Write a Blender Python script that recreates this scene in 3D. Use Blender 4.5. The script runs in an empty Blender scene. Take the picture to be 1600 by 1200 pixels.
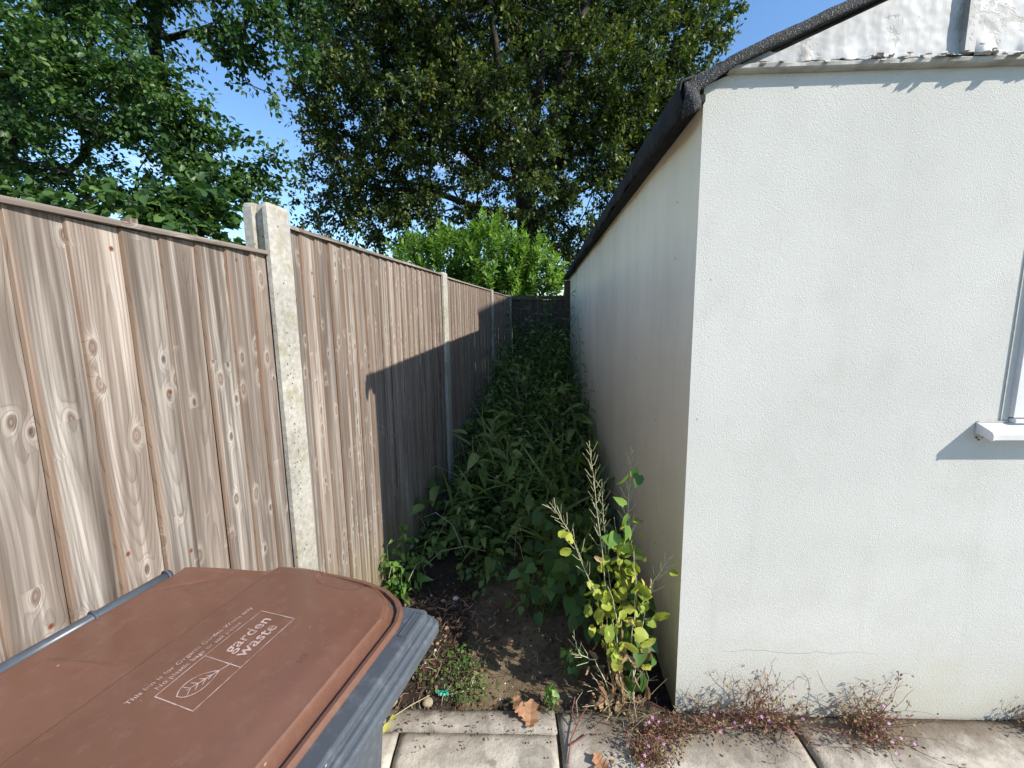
import bpy, math, random
import numpy as np
from mathutils import Vector, Matrix, noise as mn

# ------------------------------------------------------------------ camera, sky, sun, exposure
scene = bpy.context.scene
COL = scene.collection
H = 1.41
P_, R_ = math.radians(7.56), math.radians(0.74)
fwd = Vector((0, math.cos(P_), -math.sin(P_)))
up0 = Vector((1, 0, 0)).cross(fwd)
rt = Vector((1, 0, 0)) * math.cos(R_) - up0 * math.sin(R_)
upv = up0 * math.cos(R_) + Vector((1, 0, 0)) * math.sin(R_)
cd = bpy.data.cameras.new('camera')
cam = bpy.data.objects.new('camera', cd); COL.objects.link(cam)
cd.sensor_width = 36; cd.sensor_fit = 'HORIZONTAL'; cd.lens = 36 * 620 / 1600
cd.shift_y = -29 / 1600; cd.clip_start = 0.02; cd.clip_end = 2000
M = Matrix((rt, upv, -fwd)).transposed().to_4x4(); M.translation = (0, 0, H)
cam.matrix_world = M
scene.camera = cam
scene.render.resolution_x = 1024; scene.render.resolution_y = 768

SUN = Vector((0.885, -0.465, 0.70)).normalized()          # towards the sun
w = bpy.data.worlds.new('World'); scene.world = w; w.use_nodes = True
wt = w.node_tree; wt.nodes.clear()
sky = wt.nodes.new('ShaderNodeTexSky'); sky.sky_type = 'NISHITA'; sky.sun_disc = False
sky.sun_elevation = math.asin(SUN.z); sky.sun_rotation = math.atan2(SUN.x, SUN.y)
sky.air_density = 1.0; sky.dust_density = 0.15; sky.ozone_density = 3.0
bg = wt.nodes.new('ShaderNodeBackground'); bg.inputs['Strength'].default_value = 0.143
wo = wt.nodes.new('ShaderNodeOutputWorld')
hs = wt.nodes.new('ShaderNodeHueSaturation'); hs.inputs['Saturation'].default_value = 1.10
wt.links.new(sky.outputs[0], hs.inputs['Color'])
# thin wisps of cloud low in the sky
tc = wt.nodes.new('ShaderNodeTexCoord'); mp = wt.nodes.new('ShaderNodeMapping'); mp.inputs['Scale'].default_value = (1, 1, 2.6)
wt.links.new(tc.outputs['Generated'], mp.inputs['Vector'])
nz = wt.nodes.new('ShaderNodeTexNoise'); nz.inputs['Scale'].default_value = 3.1; nz.inputs['Detail'].default_value = 8
nz.inputs['Roughness'].default_value = .62
wt.links.new(mp.outputs[0], nz.inputs['Vector'])
cr = wt.nodes.new('ShaderNodeMapRange'); cr.inputs['From Min'].default_value = .57; cr.inputs['From Max'].default_value = .82
cr.inputs['To Max'].default_value = .55
wt.links.new(nz.outputs['Fac'], cr.inputs['Value'])
mx = wt.nodes.new('ShaderNodeMix'); mx.data_type = 'RGBA'; mx.inputs['B'].default_value = (7.5, 7.8, 8.2, 1)
wt.links.new(cr.outputs[0], mx.inputs['Factor']); wt.links.new(hs.outputs[0], mx.inputs['A'])
wt.links.new(mx.outputs['Result'], bg.inputs['Color']); wt.links.new(bg.outputs[0], wo.inputs['Surface'])
sd_ = bpy.data.lights.new('sun', 'SUN'); sd_.energy = 4.35; sd_.angle = math.radians(0.53); sd_.color = (1, .935, .84)
so = bpy.data.objects.new('sun', sd_); COL.objects.link(so); so.rotation_euler = SUN.to_track_quat('Z', 'Y').to_euler()
so.location = (6, -4, 9)
scene.view_settings.view_transform = 'Standard'; scene.view_settings.look = 'None'
scene.view_settings.exposure = 0.82; scene.view_settings.gamma = 1
scene.render.engine = 'CYCLES'
scene.cycles.max_bounces = 8; scene.cycles.diffuse_bounces = 4; scene.cycles.transparent_max_bounces = 8

rng = random.Random(7)
NR = np.random.RandomState(11)

# ------------------------------------------------------------------ helpers: objects
def link(name, verts, faces, mats, parent=None, loc=None, smooth=False, attrs=None, midx=None):
    """one mesh object; verts are in world space and stored relative to the thing's base"""
    me = bpy.data.meshes.new(name)
    if loc is None and parent is None: loc = Vector((0, 0, 0))
    elif loc is None:
        loc = Vector((0, 0, 0)); q = parent
        while q: loc = loc + q.location; q = q.parent
    else: loc = Vector(gmap(loc))
    v = np.asarray(verts, dtype=float).reshape(-1, 3)
    if WARP[0]: v = np.stack([v[:, 0] * .967, 1.25 + (v[:, 1] - 1.25) * .945, v[:, 2] * .955], 1)
    v = v - np.array(loc)[None]
    if isinstance(faces, np.ndarray):
        n, k = faces.shape
        me.vertices.add(len(v)); me.vertices.foreach_set('co', v.ravel())
        me.loops.add(n * k); me.loops.foreach_set('vertex_index', faces.ravel().astype(np.int32))
        me.polygons.add(n); me.polygons.foreach_set('loop_start', np.arange(0, n * k, k, dtype=np.int32))
        me.polygons.foreach_set('loop_total', np.full(n, k, dtype=np.int32))
        me.update(calc_edges=True)
    else:
        me.from_pydata([tuple(p) for p in v], [], [tuple(f) for f in faces]); me.update()
    for a, (typ, arr) in (attrs or {}).items():
        at = me.attributes.new(a, typ, 'POINT')
        at.data.foreach_set('vector' if typ == 'FLOAT_VECTOR' else 'value', np.asarray(arr, dtype=float).ravel())
    for m in (mats if isinstance(mats, (list, tuple)) else [mats]): me.materials.append(m)
    if midx is not None: me.polygons.foreach_set('material_index', np.asarray(midx, dtype=np.int32))
    if smooth: me.polygons.foreach_set('use_smooth', np.ones(len(me.polygons), dtype=bool))
    o = bpy.data.objects.new(name, me); COL.objects.link(o)
    if parent: o.parent = parent
    else: o.location = loc
    return o

def tag(o, label=None, cat=None, group=None, kind=None):
    if label: o['label'] = label
    if cat: o['category'] = cat
    if group: o['group'] = group
    if kind: o['kind'] = kind
    return o

def thing(name, label, cat, loc, group=None):
    o = bpy.data.objects.new(name, None); COL.objects.link(o); o.location = gmap(loc)
    o.empty_display_size = .1
    return tag(o, label, cat, group)

WARP = [False]
def gmap(p): return (p[0] * .967, 1.25 + (p[1] - 1.25) * .945, p[2] * .955) if WARP[0] else p

class MB:
    """collects shapes into one mesh"""
    def __init__(s): s.v = []; s.f = []; s.m = []; s.a = []
    def add(s, vs, fs, m=0, a=0.0):
        b = len(s.v); s.v += [tuple(p) for p in vs]; s.f += [tuple(b + i for i in f) for f in fs]
        s.m += [m] * len(fs); s.a += [a] * len(vs)
    def hexa(s, p, m=0, a=0.0):   # 8 corners: bottom ring 0-3, top ring 4-7
        s.add(p, [(0, 3, 2, 1), (4, 5, 6, 7), (0, 1, 5, 4), (1, 2, 6, 5), (2, 3, 7, 6), (3, 0, 4, 7)], m, a)
    def box(s, T, x0, x1, y0, y1, z0, z1, m=0, a=0.0):
        s.hexa([T(x, y, z) for z in (z0, z1) for x, y in ((x0, y0), (x1, y0), (x1, y1), (x0, y1))], m, a)
    def tube(s, pts, rad, n=6, m=0, a=0.0, cap=True):
        pts = [Vector(p) for p in pts]; rad = rad if isinstance(rad, (list, tuple)) else [rad] * len(pts)
        vs = []; fs = []; ref = None
        for i, p in enumerate(pts):
            t = (pts[min(i + 1, len(pts) - 1)] - pts[max(i - 1, 0)])
            if t.length < 1e-9: t = Vector((0, 0, 1))
            t.normalize()
            if ref is None: ref = t.orthogonal().normalized()
            ref = (ref - t * ref.dot(t))
            ref = ref.normalized() if ref.length > 1e-6 else t.orthogonal().normalized()
            bi = t.cross(ref)
            for k in range(n):
                q = 2 * math.pi * k / n
                vs.append(p + (ref * math.cos(q) + bi * math.sin(q)) * rad[i])
        for i in range(len(pts) - 1):
            for k in range(n):
                fs.append((i * n + k, i * n + (k + 1) % n, (i + 1) * n + (k + 1) % n, (i + 1) * n + k))
        if cap: fs.append(tuple(range(n))[::-1]); fs.append(tuple(range((len(pts) - 1) * n, len(pts) * n)))
        s.add(vs, fs, m, a)
    def build(s, name, mats, parent=None, loc=None, smooth=False):
        return link(name, s.v, s.f, mats, parent, loc, smooth, {'rnd': ('FLOAT', s.a)}, s.m)

# ------------------------------------------------------------------ helpers: materials
class N:
    def __init__(s, t, o): s.t = t; s.o = o
    def _m(s, op, b=None, c=None, rev=False):
        n = s.t.nodes.new('ShaderNodeMath'); n.operation = op
        xs = [s, b, c]
        if rev: xs = [b, s, c]
        for i, x in enumerate(xs):
            if x is None: continue
            if isinstance(x, N): s.t.links.new(x.o, n.inputs[i])
            else: n.inputs[i].default_value = x
        return N(s.t, n.outputs[0])
    def __add__(s, b): return s._m('ADD', b)
    __radd__ = __add__
    def __sub__(s, b): return s._m('SUBTRACT', b)
    def __rsub__(s, b): return s._m('SUBTRACT', b, rev=True)
    def __mul__(s, b): return s._m('MULTIPLY', b)
    __rmul__ = __mul__
    def __truediv__(s, b): return s._m('DIVIDE', b)
    def pw(s, b): return s._m('POWER', b)
    def fract(s): return s._m('FRACT')
    def sqrt(s): return s._m('SQRT')
    def abs(s): return s._m('ABSOLUTE')
    def sin(s): return s._m('SINE')
    def exp(s): return s._m('EXPONENT')
    def gt(s, b): return s._m('GREATER_THAN', b)
    def lt(s, b): return s._m('LESS_THAN', b)
    def mx(s, b): return s._m('MAXIMUM', b)
    def mn(s, b): return s._m('MINIMUM', b)

class Mat:
    def __init__(s, name, rough=.8, spec=.3):
        s.m = bpy.data.materials.new(name); s.m.use_nodes = True; s.t = s.m.node_tree
        s.b = s.t.nodes['Principled BSDF']; s.b.inputs['Roughness'].default_value = rough
        s.b.inputs['Specular IOR Level'].default_value = spec
        s.co = N(s.t, s.t.nodes.new('ShaderNodeTexCoord').outputs['Object'])
    def lk(s, x, inp):
        if isinstance(x, N): s.t.links.new(x.o, inp)
        else: inp.default_value = x
    def xyz(s, v):
        n = s.t.nodes.new('ShaderNodeSeparateXYZ'); s.lk(v, n.inputs[0]); return [N(s.t, o) for o in n.outputs]
    def vec(s, x, y, z):
        n = s.t.nodes.new('ShaderNodeCombineXYZ')
        for i, q in enumerate((x, y, z)): s.lk(q, n.inputs[i])
        return N(s.t, n.outputs[0])
    def scale(s, v, sc):
        n = s.t.nodes.new('ShaderNodeMapping'); s.lk(v, n.inputs['Vector']); n.inputs['Scale'].default_value = sc
        return N(s.t, n.outputs[0])
    def noise(s, v=None, sc=5, det=3, ro=.5, dist=0, col=False):
        n = s.t.nodes.new('ShaderNodeTexNoise'); s.lk(v if v is not None else s.co, n.inputs['Vector'])
        n.inputs['Scale'].default_value = sc; n.inputs['Detail'].default_value = det
        n.inputs['Roughness'].default_value = ro; n.inputs['Distortion'].default_value = dist
        return N(s.t, n.outputs['Color' if col else 'Fac'])
    def vor(s, v=None, sc=5, feat='F1', dim='3D', rnd=1):
        n = s.t.nodes.new('ShaderNodeTexVoronoi'); n.voronoi_dimensions = dim; n.feature = feat
        s.lk(v if v is not None else s.co, n.inputs['Vector']); n.inputs['Scale'].default_value = sc
        n.inputs['Randomness'].default_value = rnd
        return N(s.t, n.outputs['Distance']), (N(s.t, n.outputs['Color']) if feat != 'DISTANCE_TO_EDGE' else None)
    def rng(s, x, a, b, c=0., d=1., smooth=False):
        n = s.t.nodes.new('ShaderNodeMapRange'); s.lk(x, n.inputs['Value'])
        if smooth: n.interpolation_type = 'SMOOTHSTEP'
        for k, q in zip(('From Min', 'From Max', 'To Min', 'To Max'), (a, b, c, d)): n.inputs[k].default_value = q
        return N(s.t, n.outputs[0])
    def mix(s, f, a, b, mode='MIX'):
        n = s.t.nodes.new('ShaderNodeMix'); n.data_type = 'RGBA'; n.blend_type = mode
        s.lk(f, n.inputs['Factor'])
        for k, q in (('A', a), ('B', b)):
            if isinstance(q, N): s.t.links.new(q.o, n.inputs[k])
            else: n.inputs[k].default_value = tuple(q) + (1,)
        return N(s.t, n.outputs['Result'])
    def ramp(s, f, stops):
        n = s.t.nodes.new('ShaderNodeValToRGB'); s.lk(f, n.inputs[0]); e = n.color_ramp.elements
        e[0].position, e[0].color = stops[0][0], tuple(stops[0][1]) + (1,)
        e[1].position, e[1].color = stops[-1][0], tuple(stops[-1][1]) + (1,)
        for p, c in stops[1:-1]: q = e.new(p); q.color = tuple(c) + (1,)
        return N(s.t, n.outputs[0])
    def attr(s, name, vec=False):
        n = s.t.nodes.new('ShaderNodeAttribute'); n.attribute_name = name
        return N(s.t, n.outputs['Vector' if vec else 'Fac'])
    def rough(s, x): s.lk(x, s.b.inputs['Roughness'])
    def color(s, c):
        if isinstance(c, N): s.t.links.new(c.o, s.b.inputs['Base Color'])
        else: s.b.inputs['Base Color'].default_value = tuple(c) + (1,)
    def bump(s, h, dist=.002, st=1):
        n = s.t.nodes.new('ShaderNodeBump'); n.inputs['Distance'].default_value = dist; n.inputs['Strength'].default_value = st
        s.lk(h, n.inputs['Height']); s.t.links.new(n.outputs[0], s.b.inputs['Normal']); return s

def mat_wood(name, dark=1.0, edge=False):
    m = Mat(name, .85, .2)
    x, z, r = m.xyz(m.attr('wood', True))
    rs = r * 37.7
    warp = m.noise(m.vec(x * 9, z * 1.3, rs), 1, 3, .5) - .5
    # knots: grouped roughly in whorls, a few per board
    kd, kc = m.vor(m.vec(x * 19 + rs, z * 9 + warp * .8 + r * 1.7, 0), 1, dim='2D')
    kr = m.xyz(kc)[0]; kr2 = m.xyz(kc)[1]
    on = kr.gt(m.rng((z * 15.5 + 1.1).sin() , -.2, .95, .84, .15))
    kd = kd + (kr2 * -.10)
    bul = ((kd * kd) * -26).exp() * on
    # growth rings cut by a flat saw: distance to a wandering pith
    xx = x - .05 + (m.noise(m.vec(rs, z * .5, 2.3), 1, 2) - .5) * .09
    dd = (m.noise(m.vec(rs, z * .75, 7.1), 1, 2) - .3) * .16
    rad = (xx * xx + dd * dd).sqrt() + warp * .012 + bul * .016
    fr = (rad * 190).fract()
    ring = m.rng(fr, .45, .95, 0, 1, True) * m.rng(fr, .95, 1, 1, 0)
    fib = m.noise(m.vec(x * 330, z * 7, rs), 1, 3, .6)
    fib2 = m.noise(m.vec(x * 70, z * 1.6, rs), 1, 4, .55)
    big = m.noise(m.vec(x * 14, z * 1.1, rs + 5), 1, 3, .55)
    base = m.ramp(fib2 * .85 + big * .4, [(.42, (.065, .051, .041)), (.59, (.168, .144, .123)), (.77, (.385, .35, .31))])
    tint = m.noise(m.vec(rs * 3, z * .6, 3), 1, 1)
    base = m.mix(m.rng(tint, .35, .7) * .5, base, (.29, .22, .175))
    bv_ = m.rng(m.noise(m.vec(rs * 5.3, 0, 1), 1, 0), .3, .7, .68, 1.22)
    base = m.mix(1, base, m.vec(bv_, bv_, bv_), 'MULTIPLY')
    c = m.mix(ring * .38, base, (.12, .095, .078))
    c = m.mix(m.rng(fib, .5, .75) * .35, c, (.14, .105, .085))
    halo = ((kd * kd) * -30).exp() * on
    c = m.mix(halo * .45, c, (.58, .53, .47))
    core = m.rng(kd, .07, .125, 1, 0, True) * on
    kring = ((kd * 55).sin() * .5 + .5)
    c = m.mix(core * (kring * .3 + .6), c, m.mix(kr2, (.06, .032, .02), (.19, .13, .10)))
    # unweathered brown near both edges of a board, green algae at the foot
    ed = m.rng((x - .05).abs() + (big - .5) * .02, .037, .046, 0, 1, True)
    c = m.mix(ed * m.rng(big, .35, .6) * .6, c, (.22, .14, .09))
    ft = m.rng(z + warp * .5, .0, .42, 1, 0)
    c = m.mix(ft * .55, c, (.20, .17, .06))
    # resin / rust spots near the nails
    sp, sc_ = m.vor(m.vec(x * 18 + rs, z * 16, 1), 1, dim='2D')
    c = m.mix(m.rng(sp, .05, .11, 1, 0) * m.xyz(sc_)[0].gt(.965), c, (.16, .045, .02))
    if edge: c = m.mix(.55, c, (.24, .155, .10))
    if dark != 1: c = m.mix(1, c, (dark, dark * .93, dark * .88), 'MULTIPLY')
    m.color(c)
    m.bump(fib * .35 - ring * .35 - core * .8 + fib2 * .5, .0016, .9)
    return m.m

def mat_concrete():
    m = Mat('cast_concrete', .92, .2)
    n = m.noise(sc=3, det=5); f = m.noise(sc=60, det=4, ro=.65)
    c = m.ramp(n * .5 + f * .5, [(.35, (.22, .21, .18)), (.5, (.34, .325, .285)), (.66, (.47, .45, .40))])
    z = m.xyz(m.co)[2]
    li = m.noise(sc=11, det=5, ro=.7)
    c = m.mix(m.rng(li, .52, .66) * .55, c, (.24, .21, .11))
    d, dc = m.vor(sc=70)
    pit = m.rng(d, .13, .22, 1, 0) * m.xyz(dc)[0].gt(.86)
    c = m.mix(pit * .85, c, (.07, .06, .05))
    m.color(c); m.bump(f * .8 + n * .3 - pit * 1.2, .003, .9)
    return m.m

def mat_render_front():
    m = Mat('textured_white_render', .9, .25)
    g, y, z = m.xyz(m.co)
    a = m.noise(sc=210, det=4, ro=.65); b = m.noise(sc=420, det=3, ro=.6); big = m.noise(sc=1.1, det=4); mid = m.noise(sc=6, det=5, ro=.6)
    c = m.mix(m.rng(big, .38, .68), (.60, .592, .545), (.53, .524, .48))
    c = m.mix(m.rng(mid, .5, .75) * .25, c, (.42, .41, .36))
    low = m.rng(z + (mid - .5) * .5, .0, .30, 1, 0)
    sk = m.noise(m.vec(g * 14, 0, z * .9), 1, 5, .6)
    c = m.mix(m.rng(sk, .56, .72) * .10, c, (.38, .36, .31))
    c = m.mix(low * .42, c, (.42, .38, .24))
    d, dc = m.vor(m.scale(m.co, (1, 1, .8)), sc=24)
    c = m.mix(m.rng(d, .05, .09, 1, 0) * m.xyz(dc)[1].gt(.96) * .6, c, (.25, .22, .17))
    # hairline crack
    cr_ = (z - .235 - (m.noise(m.vec(g * 6, 0, 0), 1, 5, .6) - .5) * .06).abs()
    c = m.mix(m.rng(cr_, .0006, .0018, 1, 0) * m.rng(g, .12, .2, 0, 1) * m.rng(g, .5, .75, 1, 0) * .6, c, (.25, .23, .2))
    m.color(c); m.bump(a * .8 + b * .45 + mid * .25, .0020, .9)
    return m.m

def mat_render_side():
    m = Mat('stained_brightened_render', .9, .25)
    x, y, z = m.xyz(m.co)
    st = m.noise(m.vec(y * 2.4, x * 2.4, z * .9), 1, 5, .6); st2 = m.noise(m.vec(y * 14, x * 14, z * 2.2), 1, 4, .6)
    big = m.noise(sc=1.3, det=5, ro=.6)
    c = m.mix(m.rng(st, .38, .66), (.92, .83, .65), (.80, .72, .56))  # base lighter and warmer than the front's, fill light put into the colour
    c = m.mix(m.rng(st2, .52, .75) * .16, c, (.52, .47, .37))
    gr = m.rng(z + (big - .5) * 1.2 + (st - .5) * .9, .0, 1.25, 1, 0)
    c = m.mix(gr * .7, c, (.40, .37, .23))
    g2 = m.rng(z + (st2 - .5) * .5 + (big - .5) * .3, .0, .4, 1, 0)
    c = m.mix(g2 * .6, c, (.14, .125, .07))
    sp, sc_ = m.vor(sc=20)
    c = m.mix(m.rng(sp, .06, .13, 1, 0) * m.xyz(sc_)[1].gt(.93) * .6, c, (.12, .10, .08))
    f = m.noise(sc=90, det=4, ro=.6)
    m.color(c); m.bump(f + big * .5, .003, .7)
    return m.m

def mat_paint_peel():
    m = Mat('peeling_white_paint', .55, .4)
    x, y, z = m.xyz(m.co)
    s1 = m.noise(m.vec(x * 26, y * 26, z * 5), 1, 6, .65); s2 = m.noise(sc=9, det=6, ro=.65); p = m.noise(m.vec(x * 90, y * 90, z * 14), 1, 4, .7)
    c = m.mix(m.rng(s2, .42, .62), (.47, .47, .46), (.36, .36, .35))
    c = m.mix(m.rng(s1, .54, .70) * m.rng(s2, .42, .62) * .6, c, (.27, .27, .26))
    c = m.mix(m.rng(p, .62, .70) * m.rng(s2, .45, .6), c, (.17, .14, .11))
    pa = m.noise(sc=5.5, det=7, ro=.72, dist=.5)
    c = m.mix(m.rng(pa, .565, .585) * .8, c, m.mix(p, (.20, .19, .17), (.34, .33, .31)))
    m.color(c); m.bump(p * .25 + s2 * .3 - m.rng(pa, .565, .585) * .3, .0022, .7)
    return m.m

def mat_flat(name, c1, c2, sc=12, rough=.8, bump=.002, spec=.3, det=4):
    m = Mat(name, rough, spec); n = m.noise(sc=sc, det=det, ro=.6)
    m.color(m.mix(m.rng(n, .35, .65), c1, c2)); m.bump(n, bump, .7); return m.m

def mat_felt():
    m = Mat('mineral_roofing_felt', .8, .45)
    d, dc = m.vor(sc=330); a = m.xyz(dc)[0]; n = m.noise(sc=14, det=4)
    c = m.mix(m.rng(a, .78, .99), m.mix(n, (.010, .011, .012), (.028, .030, .031)), (.14, .145, .145))
    m.color(c); m.bump(d * .8 + n * .5, .003, 1); return m.m

def mat_leaf(name, lo, mid, hi, trans=.35, rough=.5, tcol=None):
    m = Mat(name, rough, .35); r = m.attr('rnd')
    c = m.ramp(r, [(0, lo), (.55, mid), (1, hi)])
    m.color(c)
    t = m.t.nodes.new('ShaderNodeBsdfTranslucent')
    tc_ = m.mix(1, c, tcol or (1.5, 1.7, .7), 'MULTIPLY'); m.t.links.new(tc_.o, t.inputs['Color'])
    mixn = m.t.nodes.new('ShaderNodeMixShader'); mixn.inputs[0].default_value = trans
    m.t.links.new(m.b.outputs[0], mixn.inputs[1]); m.t.links.new(t.outputs[0], mixn.inputs[2])
    m.t.links.new(mixn.outputs[0], m.t.nodes['Material Output'].inputs['Surface'])
    return m.m

def mat_soil():
    m = Mat('damp_garden_soil', .95, .25)
    x, y, z = m.xyz(m.co)
    a = m.noise(sc=5, det=6, ro=.65); b = m.noise(sc=60, det=5, ro=.7); f = m.noise(sc=240, det=2)
    hum = m.mix(m.rng(b, .35, .7), (.018, .012, .009), (.075, .052, .036))
    mud = m.mix(m.rng(a * .6 + b * .4, .38, .62), (.085, .060, .036), (.19, .145, .088))
    wob = (m.noise(sc=4, det=5, ro=.65) - .5) * .30
    k = m.rng(x + wob, -.24, -.14, 0, 1, True) * m.rng(x + wob, .27, .42, 1, 0, True) * m.rng(y + wob, 2.0, 2.6, 1, 0)
    pat = m.rng(y + wob * .3, 1.26, 1.30, 0, 1)
    c = m.mix(k, hum, mud)
    d, dc = m.vor(sc=85); ch = m.xyz(dc)
    c = m.mix(m.rng(d, .14, .22, 1, 0) * ch[0].gt(.93) * (1 - k * .8), c, (.30, .24, .17))
    m.color(c); m.rough(m.rng(a, .4, .6, .95, .72)); m.bump(a * 2 + b * (1.4 - k * 1.0) + f * .25, .014, .9)
    return m.m

def mat_paving():
    m = Mat('riven_paving', .85, .3); r = m.attr('rnd')
    x, y, z = m.xyz(m.co)
    a = m.noise(sc=3.2, det=6, ro=.62, dist=.6); b = m.noise(sc=26, det=6, ro=.7); f = m.noise(sc=170, det=3)
    c = m.mix(m.rng(a * .6 + b * .4, .36, .66), (.28, .25, .205), (.58, .535, .455))
    c = m.mix(r * .25, c, (.38, .36, .33))
    # soil washed over the edge and lichen blotches
    wob = (m.noise(sc=9, det=6, ro=.7) - .5) * .26
    dirt = m.rng(y + wob, 1.09, 1.25, 0, 1) * m.rng(b, .3, .55)
    c = m.mix(dirt * .85, c, (.085, .062, .042))
    wl = m.rng(x, .15, .3, 0, 1) * m.rng(y + wob * .8, 1.06, 1.17, 0, 1)
    c = m.mix(wl * .8, c, (.12, .088, .058))
    d, dc = m.vor(m.co, sc=16); bl = m.rng(d + (b - .5) * .35, .12, .26, 1, 0) * m.xyz(dc)[0].gt(.74)
    c = m.mix(bl * .65, c, (.13, .115, .085))
    st_ = m.noise(sc=7.5, det=6, ro=.7, dist=.8)
    c = m.mix(m.rng(st_, .48, .64) * .6, c, (.16, .145, .115))
    d2, dc2 = m.vor(m.co, sc=75)
    c = m.mix(m.rng(d2, .1, .2, 1, 0) * m.xyz(dc2)[0].gt(.9) * .75, c, (.07, .055, .04))
    m.color(c); m.bump(a * 2.2 + b * .9 + f * .2, .006, .8)
    return m.m

def mat_plastic(name, c1, c2, dust, rough=.42, dstr=.35):
    m = Mat(name, rough, .45)
    n = m.noise(sc=3.5, det=5, ro=.6); f = m.noise(sc=38, det=6, ro=.7)
    x, y, z = m.xyz(m.co)
    s = m.noise(m.scale(m.co, (30, 160, 60)), 1, 4, .6); s2 = m.noise(m.scale(m.co, (140, 22, 60)), 1, 4, .65)
    c = m.mix(m.rng(n, .3, .7), c1, c2)
    c = m.mix(m.rng(f, .52, .76) * dstr, c, dust)
    c = m.mix((m.rng(s, .66, .74) + m.rng(s2, .68, .75)) * dstr * .5 * m.rng(n, .4, .6), c, dust)
    d, dc = m.vor(sc=46)
    c = m.mix(m.rng(d, .06, .10, 1, 0) * m.xyz(dc)[0].gt(.95), c, dust)
    m.color(c); m.rough(m.rng(n * .7 + f * .3, .35, .65, rough - .10, rough + .16))
    m.bump(f * .15 + n * .8, .0006, .5)
    return m.m

MWOOD = mat_wood('weathered_featheredge'); MWEDGE = mat_wood('board_edge_wood', edge=True)
MWDARK = mat_wood('shade_darkened_timber', dark=.38)  # fence wood darkened; the end fence's shade is put into its colour
MCON = mat_concrete(); MFRONT = mat_render_front(); MSIDE = mat_render_side(); MPEEL = mat_paint_peel()
MFELT = mat_felt(); MFELTB = mat_flat('felt_underside', (.012, .013, .014), (.03, .031, .033), 18, .85, .004)
MTRIM = mat_flat('dull_white_trim', (.40, .395, .36), (.24, .22, .19), 14, .6)
MROTGAP = mat_flat('rot_and_gap_shade', (.10, .085, .06), (.025, .02, .016), 30, .9, .004)
MUPVC = mat_flat('white_upvc', (.74, .74, .75), (.64, .64, .63), 6, .28, .0003, .5)
MSEAL = mat_flat('grey_sealant', (.55, .55, .50), (.42, .40, .33), 30, .7, .001)
MSOIL = mat_soil(); MPAVE = mat_paving()
MMORT = mat_flat('joint_dirt', (.03, .022, .015), (.09, .07, .045), 40, .95, .006)
MLID = mat_plastic('brown_plastic', (.118, .056, .037), (.155, .078, .053), (.33, .22, .17), .25, .15)
MGREY = mat_plastic('grey_plastic', (.050, .059, .071), (.072, .086, .102), (.36, .38, .40), .42, .17)
MGREYD = mat_plastic('dark_grey_plastic', (.045, .055, .068), (.06, .072, .088), (.20, .22, .24), .30, .15)
MRUBBER = mat_flat('black_rubber', (.015, .015, .015), (.03, .03, .03), 20, .8)
MPRINT = mat_flat('pale_print', (.46, .36, .34), (.25, .16, .135), 70, .5, .0002)
MBARK = mat_flat('tree_bark', (.020, .017, .013), (.05, .043, .035), 9, .95, .03)
MOAK = mat_leaf('oak_leaf', (.016, .032, .009), (.055, .085, .019), (.20, .225, .058), .24, .42)
MHORN = mat_leaf('broad_green_leaf', (.020, .050, .016), (.045, .100, .026), (.115, .19, .042), .30, .45)
MLAUR = mat_leaf('laurel_leaf', (.055, .12, .022), (.125, .23, .038), (.27, .38, .08), .38, .40)
MNET = mat_leaf('nettle_leaf', (.042, .082, .022), (.115, .185, .042), (.30, .36, .11), .30, .5)
MNETL = mat_leaf('young_green_leaf', (.06, .13, .025), (.12, .23, .04), (.20, .33, .07), .35, .45)
MHEART = mat_leaf('heart_leaf', (.04, .085, .02), (.075, .15, .03), (.12, .20, .05), .30, .45)
MYEL = mat_leaf('yellowing_leaf', (.18, .25, .04), (.36, .41, .055), (.52, .50, .12), .35, .55, (1.2, 1.2, .6))
MDRY = mat_leaf('dry_stem', (.20, .13, .07), (.42, .34, .21), (.55, .48, .32), .10, .8, (1, 1, 1))
MPOD = mat_leaf('seed_pod_stem', (.36, .33, .17), (.48, .47, .27), (.60, .58, .40), .10, .7, (1, 1, 1))
MRED = mat_leaf('reddish_stem', (.14, .045, .045), (.26, .10, .085), (.38, .22, .15), .15, .7, (1, 1, 1))
MTWIG = mat_leaf('brown_twig', (.08, .04, .03), (.17, .09, .065), (.30, .19, .13), .1, .8, (1, 1, 1))
MWITH = mat_leaf('withered_leaf', (.16, .09, .045), (.28, .18, .09), (.45, .33, .18), .2, .75, (1, .9, .8))
MHERB = mat_leaf('bronzed_herb_leaf', (.15, .06, .045), (.19, .13, .065), (.27, .24, .10), .25, .7, (1, 1, .8))
MPINK = mat_leaf('pink_flower', (.55, .25, .50), (.62, .35, .58), (.75, .5, .7), .3, .6, (1, 1, 1))
MCRUMB = mat_leaf('dead_leaf_crumb', (.07, .035, .02), (.14, .08, .045), (.30, .20, .12), .1, .8, (1, .9, .8))
MDEAD = mat_leaf('dead_leaf', (.17, .07, .03), (.32, .16, .08), (.45, .28, .17), .2, .75, (1, .9, .8))
MSTONE = mat_flat('pale_stone', (.62, .60, .56), (.40, .38, .34), 25, .9, .004)
MTERR = mat_flat('terracotta', (.48, .27, .14), (.36, .19, .11), 25, .9, .003)
MTEAL = mat_flat('green_plastic_film', (.02, .28, .20), (.03, .36, .28), 25, .4, .002)
MBRICK = None

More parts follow.
